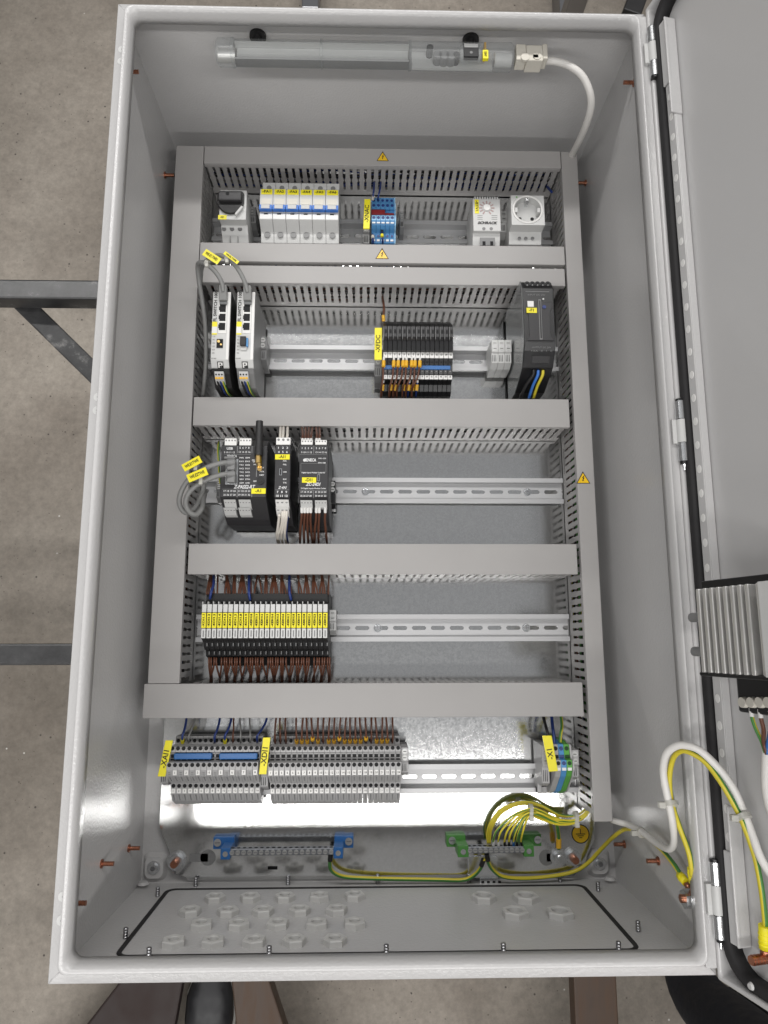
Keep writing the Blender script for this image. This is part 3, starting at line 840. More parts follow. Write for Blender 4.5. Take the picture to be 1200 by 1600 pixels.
def marker_tag(s, a, b, c, d, z, size, label):
    """yellow group marker: its four corners in the photograph (tl, tr, br, bl) at height z"""
    P = [U(*q, z) for q in (a, b, c, d)]
    mid = sum(P, Vector()) / 4
    t = thing('marker_tag', label, 'marker tag', (mid.x, mid.y, z - 3))
    mb = MB(); mb.pz([(p.x, p.y) for p in P], z - 2.5, z); part(t, 'tag_plate', mb, YELLOW, bev=0.4)
    up = ((P[0] + P[1]) / 2 - (P[2] + P[3]) / 2)
    text(t, s, mid + Vector((0, 0, z - mid.z + .1)), size, INK, ax=(up, Vector((-up.y, up.x, 0))), bold=0.12)
    # the grey carrier under it
    q0, q1 = P[3], P[2]
    return t
def label_on(parent, px0, px1, py0, py1, z, s, size, mat=YELLOW, rot=0, nm='marking_label', wide=None, ink=None):
    a, b = U(px0, py0, z), U(px1, py1, z)
    o = plate_(parent, nm, a.x, b.x, a.y, b.y, z, mat, .35)
    if s: text(o, s, ((a.x + b.x) / 2, (a.y + b.y) / 2, z + .45), size, ink or INK, rot=rot, wide=wide, bold=.08)
    return o

# ------------------------------------------------------------------ top row
t = thing('rotary_switch', 'light grey rotary switch with a big black knob, left end of the top rail', 'rotary switch', (-198, RY_[0], 8))
x0, x1 = xz(343, 320, 80), xz(385, 320, 80)
mb = MB(); mb.px(prof(362, [(297, 80), (343, 80), (352, 66), (363, 61), (381, 52)], 8), x0, x1); part(t, 'housing', mb, LGREY, bev=.8)
c = U(361, 319, 80.2); rx, ry = 17.5, 17
K = [(c.x - rx, c.y + ry), (c.x + rx, c.y + ry)] + [(c.x + rx * math.cos(a), c.y + 2 - ry * 1.05 * math.sin(a)) for a in [math.pi * k / 14 for k in range(15)]]
mb = MB(); mb.pz([(c.x - rx, c.y + ry - 3), (c.x - rx + 3, c.y + ry)] + [(c.x + rx - 3, c.y + ry), (c.x + rx, c.y + ry - 3)] + K[2:], 80, 84.5); kb = part(t, 'knob', mb, BLACKM, bev=1.2)
mb = MB(); mb.box(c.x - rx + 2, c.x + rx - 2, c.y - 1, c.y + 12, 84.5, 91); part(kb, 'knob_grip', mb, DGREY, bev=1.8)
mb = MB(); mb.cyl((c.x - 3, c.y + 8.5, 91), 'z', 2.6, .2, 14); part(kb, 'knob_mark', mb, HOLE)
a, b = U(368, 336, 84), U(379, 323, 84)
part(t, 'lock_lever', bar((a.x, a.y, 84), (b.x, b.y, 84), 3.2, 4), LGREY, bev=.8)
label_on(t, 341, 354, 336, 343, 80.2, '-Q1', 3.4)
text(t, 'wöhner', U(351, 300, 80.3), 4.2, INK, wide=15, bold=.15)
for q in (350, 362.5, 375): p = U(q, 358, 63.5); hole(t, 'terminal_hole', p.x, p.y, 64.2, 3.0, MGREY)
for q in (360, 372):
    p = U(q, 374, 56); plate_(t, 'slit', p.x - .4, p.x + .4, p.y - 7, p.y + 5, 55, MGREY, 3)

mcb_root = None
pitch = (xz(529.3, 330, 80) - xz(405.5, 330, 80)) / 6
bx = xz(405.5, 330, 80)
P = prof(467, [(286, 58), (296, 58), (296.3, 80), (326, 80), (327, 78.5), (333, 78.5), (334, 80), (343, 80), (364, 62), (380, 59)], 8)
def mcb(n):
    x0 = bx + (n - 1) * pitch; x1 = x0 + pitch - .35; xc = (x0 + x1) / 2
    q = 405.5 + 20.63 * (n - .5)
    t = thing('circuit_breaker', 'white miniature circuit breaker with the yellow label -FA%d' % n, 'circuit breaker', (xc, RY_[0], 8), 'circuit breakers on the top rail')
    return t, x0, x1, xc
for n in range(1, 7):
    t, x0, x1, xc = mcb(n)
    if n == 1:
        mb = MB(); mb.px(P, x0, x1); o = part(t, 'housing', mb, LGREY, bev=.5)
        Y = lambda r, z: U(467, r, z).y
        plate_(t, 'front_face', x0 + .6, x1 - .6, Y(342.5, 80), Y(335, 80), 80, WHITE, .25)
        plate_(t, 'toggle_recess', x0 + 2.2, x1 - 2.2, Y(326, 80), Y(311, 80), 80, IVORY, .2)
        mb = MB(); mb.px([(Y(319, 80), 80), (Y(320, 87), 87), (Y(326, 88), 88), (Y(327.5, 79), 79)], x0 + 3, x1 - 3); part(t, 'toggle', mb, LGREY, bev=.4)
        plate_(t, 'blue_band', x0 + .25, x1 - .25, Y(327, 80), Y(320.4, 80), 80, BRIGHTBLUE, .5) if False else None
        mb = MB(); mb.box(x0 + .1, x1 - .1, Y(327.2, 86), Y(320, 86), 79.4, 86); part(t, 'toggle_handle', mb, BRIGHTBLUE, bev=.4)
        plate_(t, 'indicator_window', xc - 2.6, xc + 2.6, Y(335, 80) - .8, Y(335, 80) + .9, 80.3, HOLE, .2)
        plate_(t, 'rating_print', xc - 6, xc + 6, Y(329.6, 80) - .35, Y(329.6, 80) + .35, 80.3, GINK, .1)
        hole(t, 'terminal_hole', xc, U(467, 367, 63).y, 62.9, 4.1, MGREY, 18)
        hole(t, 'top_terminal_hole', xc, U(467, 294, 58).y, 58, 3.4, MGREY, 16)
        mb = MB(); mb.box(x0 + 1, x1 - 1, Y(378, 61), Y(366, 63), 59.5, 60); 
        lp = plate_(t, 'marking_label', x0 + 1.6, x1 - .8, Y(304.5, 80), Y(296.8, 80), 80.2, YELLOW, .5)
        first = t
    else:
        for ch in first.children:
            c2 = ch.copy(); COL.objects.link(c2); c2.parent = t
            if ch.name.startswith('marking_label'): lp = c2
    if n >= 1:
        text(lp, '-FA%d' % n, (xc + .4, U(467, 300.6, 80).y, 80.8), 5.0, INK, bold=.12, wide=10.5)

end_clamp('dark grey end clamp between the rotary switch and breaker -FA1', 394, 324, 345, 46, MGREY, 10)
end_clamp('dark grey end clamp right of the blue terminals in the top row', 628, 331, 352, 44, MGREY, 6)
end_clamp('light grey end clamp between the thermostat and the socket', 787.5, 330, 360, 46, LGREY, 8)

# blue neutral terminals
end_clamp('grey end clamp carrying the yellow -XNAC tag', 572.5, 345, 378, 48, MGREY, 8.6)
marker_tag('-XNAC', (569.5, 311), (579, 311), (577.5, 357), (567.5, 357), 62, 8.2, 'yellow -XNAC marker tag left of the blue terminals')
Pb = prof(600, [(309, 35), (317, 35), (317.3, 50), (326.5, 52), (327, 47), (336, 47), (336.3, 57), (344.5, 57), (352, 53), (364, 42), (371, 40), (380, 37)], 8)
xb0, xb1 = xz(580.5, 335, 56), xz(616.5, 335, 56); pb = (xb1 - xb0) / 5
t0 = None
for n in range(5):
    lab = 'blue neutral terminal in the top row, %s right of the -XNAC tag' % ORD[n]
    if t0 is None:
        t0 = t = thing('terminal_block', lab, 'terminal block', (xb0 + pb / 2, RY_[0], 8), 'blue neutral terminals'); xc = xb0 + pb / 2
        mb = MB(); mb.px(Pb, xb0 + .15, xb0 + pb - .15); part(t, 'housing', mb, TBLUE, bev=.3)
        for r, z, rad in ((313.5, 35, 1.9), (321.3, 51, 2.1)): hole(t, 'terminal_hole', xc, U(600, r, z).y, z + .3, rad, DBLUE)
        a, b = U(600, 337, 57).y, U(600, 344.3, 57).y
        plate_(t, 'terminal_face', xb0 + .3, xb0 + pb - .3, b, a, 57, LBLUE, .3)
        hole(t, 'terminal_hole', xc, (a + b) / 2 + .3, 57.4, 2.2, DBLUE)
        plate_(t, 'number_strip', xc - 2.2, xc + 2.2, U(600, 350, 54).y, U(600, 346, 56).y, 55.3, WHITE, .5)
        hole(t, 'terminal_hole', xc, U(600, 369, 41).y, 41.6, 1.7, DBLUE)
        plate_(t, 'number_strip', xc - 2.0, xc + 2.0, U(600, 377.5, 38).y, U(600, 374, 38).y, 38.6, WHITE, .4)
    else: dup(t0, (pb * n, 0, 0), lab)
mb = MB(); a, b = U(580, 335.5, 55), U(618, 328, 55); mb.box(a.x, a.x + 19, a.y, b.y, 48, 55.5); mb.box(a.x + 12, b.x - 2, a.y, a.y + 3.4, 48, 54.5)
solo('jumper_bridge', 'dark red jumper bridge plugged across the blue terminals', 'jumper', mb, RED, bev=.6)
mb = MB(); mb.px([(y - .4 * (i > 3), z + (.6 if 0 < i < len(Pb) - 1 else 0)) for i, (y, z) in enumerate(Pb)], xb1 + .1, xb1 + 1.9)
solo('end_plate', 'thin light blue end plate closing the blue terminals', 'end plate', mb, LBLUE)
def wire(label, pts, r, mats, group=None, nm='wire', stripe=None, n=8, twist=0.0, world=False, ferr=None, mark=None, phase=0.0, tip=None, frac=0.64):
    """a wire through (column, row, height) points of the photograph; ferr/mark add a ferrule and a clip-on marker as parts"""
    P = [Vector(p) if world else U(*p) for p in pts]
    mb = MB(); mb.tube(P, r, n, 0, stripe, twist, phase=phase, frac=frac)
    mats = mats if isinstance(mats, list) else [mats]
    if not (ferr or mark or tip):
        return solo(nm, label, 'cable' if 'cable' in nm else 'wire', mb, mats, group)
    t = thing(nm, label, 'wire', tuple(P[0]), group)
    part(t, 'insulation', mb, mats)
    d = (P[1] - P[0]).normalized()
    if ferr:
        mb = MB(); mb.cyl(P[0] - d * 1, d, r * 1.25, ferr[1], 8); part(t, 'ferrule', mb, ferr[0])
    if mark:
        k0, k1, m_, rr_ = mark
        mb = MB(); mb.cyl(P[0] + d * k0, d, rr_, k1 - k0, 8); part(t, 'wire_marker', mb, m_)
    if tip:
        e = (P[-1] - P[-2]).normalized(); mb = MB(); mb.cyl(P[-1] - e * tip[1], e, r * 1.3, tip[1], 8); part(t, 'ferrule', mb, tip[0])
    return t
wire('dark blue wire rising into the duct from the first blue terminal, with a tan marker', [(582.5, 313, 37), (583, 306, 44), (584, 297, 46), (585, 284, 34)], 1.3, DBLUE, mark=(1.5, 7, IVORY, 2.3))
wire('dark blue wire rising into the duct from the second blue terminal', [(590, 313, 37), (592, 303, 44), (594, 294, 42), (595, 284, 32)], 1.3, DBLUE)
wire('dark blue wire leaving the foot of the first blue terminal, with a tan marker', [(582, 366, 42), (582.5, 372, 44), (583, 379, 40), (583, 384, 25)], 1.4, DBLUE, mark=(3, 8, IVORY, 2.3))
wire('dark blue wire leaving the foot of the third blue terminal, black ferrule and yellow marker', [(597, 361, 46), (597, 366, 47), (598, 376, 43), (598, 384, 26)], 1.4, DBLUE, ferr=(BLACK, 6), mark=(6, 10, YELLOW, 2.3))
wire('blue wire end poking from the duct above the socket', [(862, 300, 40), (857, 294, 30), (853, 288, 18)], 1.8, DBLUE)

# thermostat and socket
t = thing('thermostat', 'light grey cabinet thermostat with a round dial and yellow label, left of the socket', 'thermostat', (146, RY_[0], 8))
x0, x1 = xz(739, 330, 72), xz(782, 330, 72)
mb = MB(); mb.px(prof(760, [(310.5, 72), (361, 72), (365, 66), (385, 60)], 8), x0, x1); part(t, 'housing', mb, LGREY, bev=.9)
for k in range(10):
    q = x0 + 3.5 + k * (x1 - x0 - 7) / 9; plate_(t, 'vent_tooth', q - .9, q + .9, U(760, 310.5, 72).y, U(760, 307.5, 72).y + .3, 71, LGREY, .6)
c = U(760.5, 325, 72.2)
mb = MB(); mb.cyl((c.x, c.y, 72), 'z', 4.6, 2.2, 20); part(t, 'dial_knob', mb, WHITE, bev=.4)
mb = MB()
for k in range(11):
    a = math.radians(-60 + k * 30); d = Vector((math.cos(a), math.sin(a), 0)); q = Vector((-d.y, d.x, 0))
    mb.prism([c + d * 6 + q * .8, c + d * 6 - q * .8, c + d * 10.5 - q * .9, c + d * 10.5 + q * .9], [c + d * 6 + q * .8 + Vector((0, 0, .25)), c + d * 6 - q * .8 + Vector((0, 0, .25)), c + d * 10.5 - q * .9 + Vector((0, 0, .25)), c + d * 10.5 + q * .9 + Vector((0, 0, .25))])
part(t, 'dial_scale', mb, M('faded_pink_print', (0.42, 0.30, 0.29), 0.6), kind='stuff')
for k in range(3):
    for qa, qb in ((746, 754), (768, 777)):
        pxplate(t, 'vent_slit', qa, qb, 336.5 + 2.8 * k, 337.3 + 2.8 * k, 72.1, GINK, .12)
text(t, 'SCHRACK', U(761, 348.5, 72.3), 5.2, INK, wide=27, bold=.22, italic=True)
label_on(t, 741.5, 748.5, 312, 333.5, 72.2, '-BTV1', 4.8, rot=-HALF, wide=15)
for q in (756, 767.5): p = U(q, 357.5, 72); hole(t, 'screw_hole', p.x, p.y, 72.1, 2.3, MGREY)
p, q = U(750, 365, 66), U(773, 385, 61)
plate_(t, 'plug_recess', p.x, q.x, q.y, p.y - 1, 63.2, MGREY, 1.0)
for k in (756, 768): p = U(k, 379, 63); plate_(t, 'plug_opening', p.x - 2, p.x + 2, p.y - 6, p.y + 1, 64.2, HOLE, .3)

t = thing('socket_outlet', 'light grey mains socket outlet at the right end of the top rail', 'socket outlet', (204, RY_[0], 8))
x0, x1 = xz(799, 330, 78), xz(850.5, 330, 78)
Y = lambda r, z: U(824, r, z).y
ya, yb2 = Y(305.5, 78), Y(351.5, 78)
cx, cy = xz(824.5, 327.5, 78), Y(327.5, 78)
mb = MB(); mb.well(x0, x1, yb2, ya, 78, cx, cy, 18.2, 12, 32, 0, 0)
mb.add([(x0, yb2, 78), (x1, yb2, 78), (x1, ya, 78), (x0, ya, 78), (x0, yb2, 8), (x1, yb2, 8), (x1, ya, 8), (x0, ya, 8)], [(0, 1, 5, 4), (1, 2, 6, 5), (2, 3, 7, 6), (3, 0, 4, 7)])
part(t, 'housing', mb, LGREY)
mb = MB(); mb.px([(yb2 + .1, 8), (yb2 + .1, 77), (Y(362, 63), 62), (Y(383, 56), 57), (Y(383, 56), 8)], xz(796, 370, 62), xz(846.5, 370, 62)); part(t, 'terminal_shoulder', mb, LGREY, bev=.6)
mb = MB()
for k in range(32):
    pass
loops = [[(cx + r * math.cos(2 * math.pi * k / 36), cy + r * math.sin(2 * math.pi * k / 36), z) for k in range(36)] for r, z in ((18.2, 78.1), (18.2, 79), (20.6, 79), (21.2, 78.1))]
part(t, 'well_rim', loft(loops), WHITE)
for dx in (-8.5, 8.5):
    mb = MB(); mb.cyl((cx + dx, cy - 6.5, 66), 'z', 2.5, .3, 14, smooth=False); part(t, 'pin_hole', mb, HOLE)
for s in (1,):
    mb = MB(); mb.px([(cy + 16.8, 66), (cy + 16.8, 77.6), (cy + 14, 77.6), (cy + 10, 72), (cy + 11, 66)], cx - 2, cx + 2); part(t, 'earth_spring', mb, STEEL)
mb = MB(); mb.box(cx + 13.5, cx + 17.5, cy - 3, cy + 3.5, 66, 77); part(t, 'side_key', mb, LGREY)
mb = MB(); mb.box(cx - 17.5, cx - 13.5, cy - 3, cy + 3.5, 66, 77); part(t, 'side_key', mb, LGREY)
for q in (811.5, 821.5, 832): p = U(q, 372.5, 60); hole(t, 'screw_hole', p.x, p.y, 60.2, 2.4, MGREY)
pxplate(t, 'indicator_mark', 806, 808.5, 307, 309, 78.1, GREEN, .2)

# ------------------------------------------------------------------ second row: two network switches
def net_switch(n, dx_px, side, label):
    ax = xz(333.2 + dx_px, 456, 110) if n == 1 else xz(371, 457, 110)
    x0, x1 = ax, ax + 22.3
    t = thing('network_switch', label, 'network switch', ((x0 + x1) / 2, RY_[1], 8))
    Y = lambda r, z: U(345 if n == 1 else 383, r, z).y
    P = prof(345 if n == 1 else 383, [(456, 104), (456.3, 110), (563, 110), (583, 98), (606, 80)], 8)
    P = [(y, z - 1.5 if z > 70 else z) for y, z in P]
    mb = MB(); mb.px(P, x0 + .3, x1 - .3); part(t, 'housing', mb, side, bev=.8)
    mb = MB(); mb.px([(Y(456, 110), 106), (Y(456, 110), 110), (Y(562, 110), 110), (Y(575, 103), 103), (Y(575, 103), 100), (Y(562, 108), 106)], x0, x1); part(t, 'front_cover', mb, LGREY, bev=.7)
    mb = MB(); mb.box(x1 - 3.4, x1 - .1, Y(562, 110), Y(456.5, 110), 110, 110.5); part(t, 'cover_edge', mb, WHITE)
    fx0, fx1 = x0 + 8.2, x0 + 18.2
    pf = plate_(t, 'port_frame', fx0, fx1, Y(521, 110), Y(474, 110), 110.2, WHITE, .5)
    for k, r in enumerate((468, 482.3, 496.3, 510.5)):
        yc = Y(r, 110)
        mb = MB(); mb.box(fx0 + 1.0, fx1 - 1.4, yc - 4.8, yc + 4.8, 110.6, 111); mb.box(fx0 + .1, fx0 + 1.0, yc - 2.4, yc + 2.6, 110.6, 111)
        part(t, 'port', mb, HOLE)
    q0 = 0 if n == 1 else 38
    if n == 1:
        mb = MB(); yc = Y(537, 110); mb.box(x0 + 7, x0 + 14.8, yc - 5.8, yc + 5.8, 110.2, 111); part(t, 'fibre_port', mb, HOLE)
        mb = MB(); mb.cyl((x0 + 9.6, yc + 2.4, 111), 'z', 1.7, 1.2, 10); mb.cyl((x0 + 12.6, yc - 1.6, 111), 'z', 1.2, 1.0, 10); part(t, 'fibre_contact', mb, BRASS)
    else:
        mb = MB(); yc = Y(537, 110); mb.box(x0 + 6.4, x0 + 13.6, yc - 4.5, yc + 7, 110.2, 117); mb.box(x0 + 6.4, x0 + 14.2, yc - 9, yc - 4.5, 110.2, 112.5, mi=2); mb.box(x0 + 13.6, x0 + 16, yc - 5, yc + 6, 110.2, 114.5, mi=1)
        part(t, 'fibre_plug', mb, [BLACKM, TBLUE, LGREY], bev=.4)
    text(t, 'FL SWITCH 1005', (x0 + 3.8, Y(478, 110), 110.3), 5.6, INK, rot=HALF, wide=42, bold=.12)
    lb = plate_(t, 'marking_label', x0 + .5, x0 + 6.8, Y(523, 110), Y(503, 110), 110.2, YELLOW, .5)
    plate_(lb, 'label_window', x0 + .5, x0 + 6.8, Y(521, 110), Y(511, 110), 110.5, WHITE, .4)
    for k in range(6):
        text(t, ('US', 'X1', 'X2', 'X3', 'X4', 'X5')[k], (x0 + 3.3, Y(526 + 5.2 * k, 110), 110.3), 2.6, INK)
    text(t, '10/100', (x0 + 3.8, Y(560.5, 110), 110.3), 2.4, INK)
    c = Vector((x0 + 11.5, Y(571, 105), 105.2))
    nrm = Vector((0, -(110 - 103), 0)); 
    yt, yb_ = Y(567, 110), Y(575.5, 103)
    lg = MB(); a = Vector((0, (Y(575, 103) - Y(562, 110)), 103 - 110)).normalized()
    base = Vector((x0 + 8, Y(565, 108.6), 108.9))
    def quad(u0, u1, v0, v1, h): 
        w = Vector((1, 0, 0)).cross(a) * -1
        if w.z < 0: w = -w
        return [base + Vector((u, 0, 0)) + a * v + w * h for u, v in ((u0, v0), (u1, v0), (u1, v1), (u0, v1))]
    lg.prism(quad(0, 7.4, 0, 9, .1), quad(0, 7.4, 0, 9, .25)); lo = part(t, 'maker_emblem', lg, INK)
    lg = MB(); lg.prism(quad(1, 4.8, 1, 8, .26), quad(1, 4.8, 1, 8, .3)); lg.prism(quad(4.8, 6.6, 1.2, 5, .26), quad(4.8, 6.6, 1.2, 5, .3)); part(lo, 'emblem_letter', lg, WHITE)
    lg = MB(); lg.prism(quad(2.8, 4.7, 2.4, 4.4, .31), quad(2.8, 4.7, 2.4, 4.4, .34)); lg.prism(quad(2.8, 4.7, 5.4, 8, .31), quad(2.8, 4.7, 5.4, 8, .34)); part(lo, 'emblem_letter', lg, INK)
    mb = MB(); y1_, y2_ = Y(581, 99), Y(595, 92)
    mb.px([(y1_, 96), (y1_ - .5, 102), (y2_, 96), (y2_ - 3, 86), (y2_ - 2, 80)], x0 + 3.6, x0 + 15); tp = part(t, 'power_plug', mb, LGREY, bev=.4)
    for k in range(3):
        xx = x0 + 5.6 + k * 3.6
        mb = MB(); mb.cyl((xx, y1_ - 4, 99.6), (0, 0, 1), 1.0, 1.1, 10); part(tp, 'plug_hole', mb, HOLE)
        mb = MB(); mb.box(xx - 1.5, xx + 1.5, y2_ + .4, y2_ + 3.0, 95.5, 98.0); part(tp, 'plug_lever', mb, ORANGE)
    return t, x0, x1, Y
s1, sx0, sx1, sY = net_switch(1, 0, BLACKM, 'left one of two slim grey network switches, with an empty fibre port')
s2, sx2, sx3, sY2 = net_switch(2, 0, MGREY, 'right one of two slim grey network switches, with a black plug in its fibre port')
for nm, xa, tag in (('left', sx0, 1), ('right', sx2, 2)):
    YY = sY if tag == 1 else sY2
    for k, (m_, st, cn) in enumerate((([BLACKM], None, 'black'), ([DBLUE], None, 'blue'), ([GYY, GYG], 1, 'green and yellow'))):
        xx = xa + 5.6 + 3.6 * k
        wire('%s supply wire under the %s network switch' % (cn, nm), [(xx, YY(594, 92), 93), (xx + 1, YY(600, 90), 88), (xx + 2.5, YY(612, 75), 70), (xx + 4, YY(618, 50), 40)], 1.3, m_, stripe=st, world=True)
# patch cables into the top ports
def patch(label, plug, pts, tagc, tagrot, z, tagtext):
    t = thing('patch_cable', label, 'patch cable', tuple(U(*pts[0])))
    mb = MB(); mb.tube([U(*p) for p in pts], 2.9, 10); part(t, 'sheath', mb, CABLEG)
    a = U(plug[0], plug[1], 111); b = U(plug[0] + .5, plug[2], 118)
    mb = MB(); mb.px([(a.y, 111), (a.y, 117), (b.y, 122), (b.y, 113)], a.x - 5, a.x + 5); part(t, 'plug_boot', mb, CABLEG, bev=1)
    mb = MB(); mb.box(a.x - 4.5, a.x + 4.5, a.y - 4, a.y, 111, 114); part(t, 'plug_tip', mb, SMOKE)
    c = U(*tagc, z); r = Vector((math.cos(tagrot), math.sin(tagrot), 0)); u = Vector((-r.y, r.x, 0))
    w_, h_ = tagtext[1], tagtext[2]
    mb = MB(); Q = [c + r * sx_ * w_ + u * sy_ * h_ for sx_, sy_ in ((-1, -1), (1, -1), (1, 1), (-1, 1))]
    mb.prism(Q, [q + Vector((0, 0, .8)) for q in Q]); tg = part(t, 'cable_tag', mb, YELLOW)
    text(tg, tagtext[0], c + Vector((0, 0, 1)), h_ * 1.15, INK, rot=tagrot, wide=w_ * 1.5, bold=.1)
    return t
pc1 = patch('grey patch cable looping from the left network switch over the duct edge', (349.5, 472, 447), [(349, 456, 118), (347.5, 445, 122), (343, 434, 126), (334, 422, 129), (323, 413, 129), (314, 410, 124), (309, 415, 112), (311, 440, 98), (316, 470, 90), (321, 510, 80), (322, 560, 66), (319, 600, 50), (316, 625, 35)], (331, 401.5), math.radians(-34), 137, ('WE-E1.TWE1', 11.5, 4.6))
pc2 = patch('grey patch cable arching from the right network switch towards the left duct', (387.5, 472, 448), [(387, 457, 118), (384, 445, 122), (378, 431, 126), (368, 415, 129), (356, 404, 129), (343, 399, 126), (332, 402, 121), (322, 408, 110), (315, 420, 95), (313, 445, 80)], (361.5, 403), math.radians(-38), 137, ('WE-E2.TWE2', 11, 2.2))
for q, z in (((324, 411), 131), ((355.5, 404.5), 131)):
    p = U(*q, z); mb = MB(); mb.cyl(p - Vector((2.2, -1.4, 0)), (1, -.62, 0), 4.0, 4.5, 12); mb.box(p.x - 2, p.x + 2, p.y - 6.5, p.y - 2.5, z + .5, z + 4)
    solo('cable_tie', 'natural nylon tie on the patch cable of the %s network switch' % ('left' if q[0] < 330 else 'right'), 'cable tie', mb, TIE)
end_clamp('light grey end clamp right of the network switches', 410.5, 526, 560, 48, MGREY, 9.5)

# fuse terminals
end_clamp('grey end clamp carrying the yellow -XFDC tag', 591, 552, 586, 46, MGREY, 9.6)
marker_tag('-XFDC', (585.5, 512), (597, 512), (596.5, 562), (585, 562), 66, 8.2, 'yellow -XFDC marker tag left of the black fuse terminals')
Pf = prof(650, [(503, 38), (506, 62), (511, 72), (527, 73), (529, 70), (548, 68), (549, 62), (560, 62), (571, 57), (584, 53), (594, 48), (601, 40), (612, 37), (619, 30)], 8)
xf0, xf1 = xz(598.5, 550, 62), xz(707.5, 550, 62); pf = (xf1 - xf0) / 15
t0 = None
for n in range(15):
    lab = 'black lever fuse terminal, %s to the right of the -XFDC tag' % ORD[n]
    xc = xf0 + pf * (n + .5)
    if t0 is None:
        t0 = t = thing('fuse_terminal', lab, 'fuse terminal', (xc, RY_[1], 8), 'black fuse terminals on the second rail')
        Y = lambda r, z: U(650, r, z).y
        h = pf / 2 - .2
        mb = MB(); mb.px(Pf, xc - h, xc + h); part(t, 'housing', mb, BLACK, bev=.35)
        mb = MB(); mb.px([(Y(509, 73), 72), (Y(510, 75), 75), (Y(526, 75), 75), (Y(531, 72), 70)], xc - h + .9, xc + h - .5); part(t, 'fuse_lever', mb, DGREY, bev=.3)
        plate_(t, 'lever_slot', xc - .9, xc + 1.6, Y(521, 75), Y(515, 75), 75, HOLE, .25)
        mb = MB(); mb.box(xc - h + .1, xc - h + .7, Y(531, 72), Y(512, 72), 70, 75.4); part(t, 'lever_edge', mb, MGREY)
        plate_(t, 'number_plate', xc - h + .15, xc + h - .1, Y(559.5, 62), Y(549.3, 62), 62, WHITE, .6)
        hole(t, 'terminal_hole', xc, Y(565, 60), 60, 1.7)
        mb = MB(); mb.cyl((xc, Y(580, 54.5), 54.2), 'z', 1.0, .6, 8); part(t, 'test_point', mb, MGREY)
        plate_(t, 'number_plate', xc - h + .15, xc + h - .1, Y(593.5, 49), Y(584.5, 52.5), 51.3, WHITE, .6)
        cur = t
    else: cur = dup(t0, (pf * n, 0, 0), lab)
    pn = [c for c in cur.children if c.name.startswith('number_plate')]
    text(pn[0], str(n + 1), (xc, U(650, 554.5, 62).y, 62.9), 3.6, INK)
    text(pn[1], str(n + 1), (xc, U(650, 589, 51).y, 52.2), 3.4, INK)
mb = MB(); a, b = U(598, 576, 58), U(705, 571, 58); mb.box(a.x + 1, b.x - 1, a.y, b.y, 53, 57.5)
solo('jumper_bridge', 'blue jumper bridge across the black fuse terminals', 'jumper', mb, BLUE, bev=.5)
for k, q in enumerate((599.8, 615.6, 622.6, 630.2, 635.4, 643.6, 648.8, 656.4)):
    e = q - (4, 7, 8, 9.5, 6, 9, 5, 12)[k]
    wire('brown wire with amber marker below the upper fuse numbers, %s from the left' % ORD[k],
         [(q, 559, 62), (q - .3, 566, 64), (q - 1.2, 575, 64), ((q * 2 + e) / 3, 590, 60), (e, 607, 50), (e - 1, 624, 30)], 1.25, BROWN, 'brown fuse terminal wires', ferr=(WHITE, 5.5), mark=(5.5, 14.5, ORANGE, 2.5))
for k, q in enumerate((599, 612, 618.5, 632, 640, 646, 652.5)):
    blue_ = k >= 3
    wire('%s wire with amber marker below the lower fuse numbers, %s from the left' % ('dark blue' if blue_ else 'brown', ORD[k]),
         [(q, 595, 48), (q - .8, 602, 46), (q - 2, 610, 40), (q - 3, 622, 28)], 1.25, DBLUE if blue_ else BROWN, 'lower fuse terminal wires', ferr=(WHITE, 3.5), mark=(5, 13, ORANGE, 2.4))
wire('brown wire dropping from the duct onto the first fuse terminal', [(599.5, 503, 55), (599, 495, 58), (600, 484, 52), (599, 472, 42), (597, 462, 30)], 1.5, BROWN, mark=(1, 9, ORANGE, 2.3))

# power module at the right, with grey end clamps
t = thing('power_module', 'tall black module with the yellow -F1 label, right end of the second row', 'power module', (202, RY_[1], 8))
x0, x1 = xz(817, 480, 116), xz(865.5, 480, 116)
Y = lambda r, z: U(840, r, z).y
mb = MB(); mb.px(prof(840, [(441, 108), (450, 117), (535, 117), (548, 113), (575, 100), (614, 52)], 8), x0 + .4, x1); part(t, 'housing', mb, BLACK, bev=.9)
mb = MB(); mb.px([(y, z) for y, z in prof(840, [(440, 107), (450, 115), (535, 115), (575, 98), (616, 50)], 10)], x0 - .6, x0 + .3); part(t, 'side_cover', mb, SMOKE)
xm = (x0 + x1) / 2
mb = MB(); mb.pz([(x0 + 5, Y(472, 118)), (x1 - 3, Y(472, 118)), (x1 - 3, Y(480, 118)), (x1 - 6, Y(488, 118)), (x1 - 6, Y(524, 118)), (x1 - 3, Y(532, 118)), (x0 + 4, Y(532, 118)), (x0 + 6.5, Y(524, 118)), (x0 + 6.5, Y(488, 118))], 117, 118.2); part(t, 'front_cover', mb, DGREY, bev=.5)
mb = MB(); mb.box(xm - .5, xm + 3, Y(531, 118), Y(468, 118), 118.2, 118.8); part(t, 'light_guide', mb, MGREY, bev=.6)
mb = MB(); mb.box(xm + .3, xm + 2.2, Y(529, 118), Y(470, 118), 118.8, 119); part(t, 'light_guide_slot', mb, BLACK)
pxplate(t, 'indicator_window', 824, 834, 470.5, 479.5, 118.3, WHITE, .4)
label_on(t, 822.5, 839, 481, 489, 118.4, '-F1', 5.4)
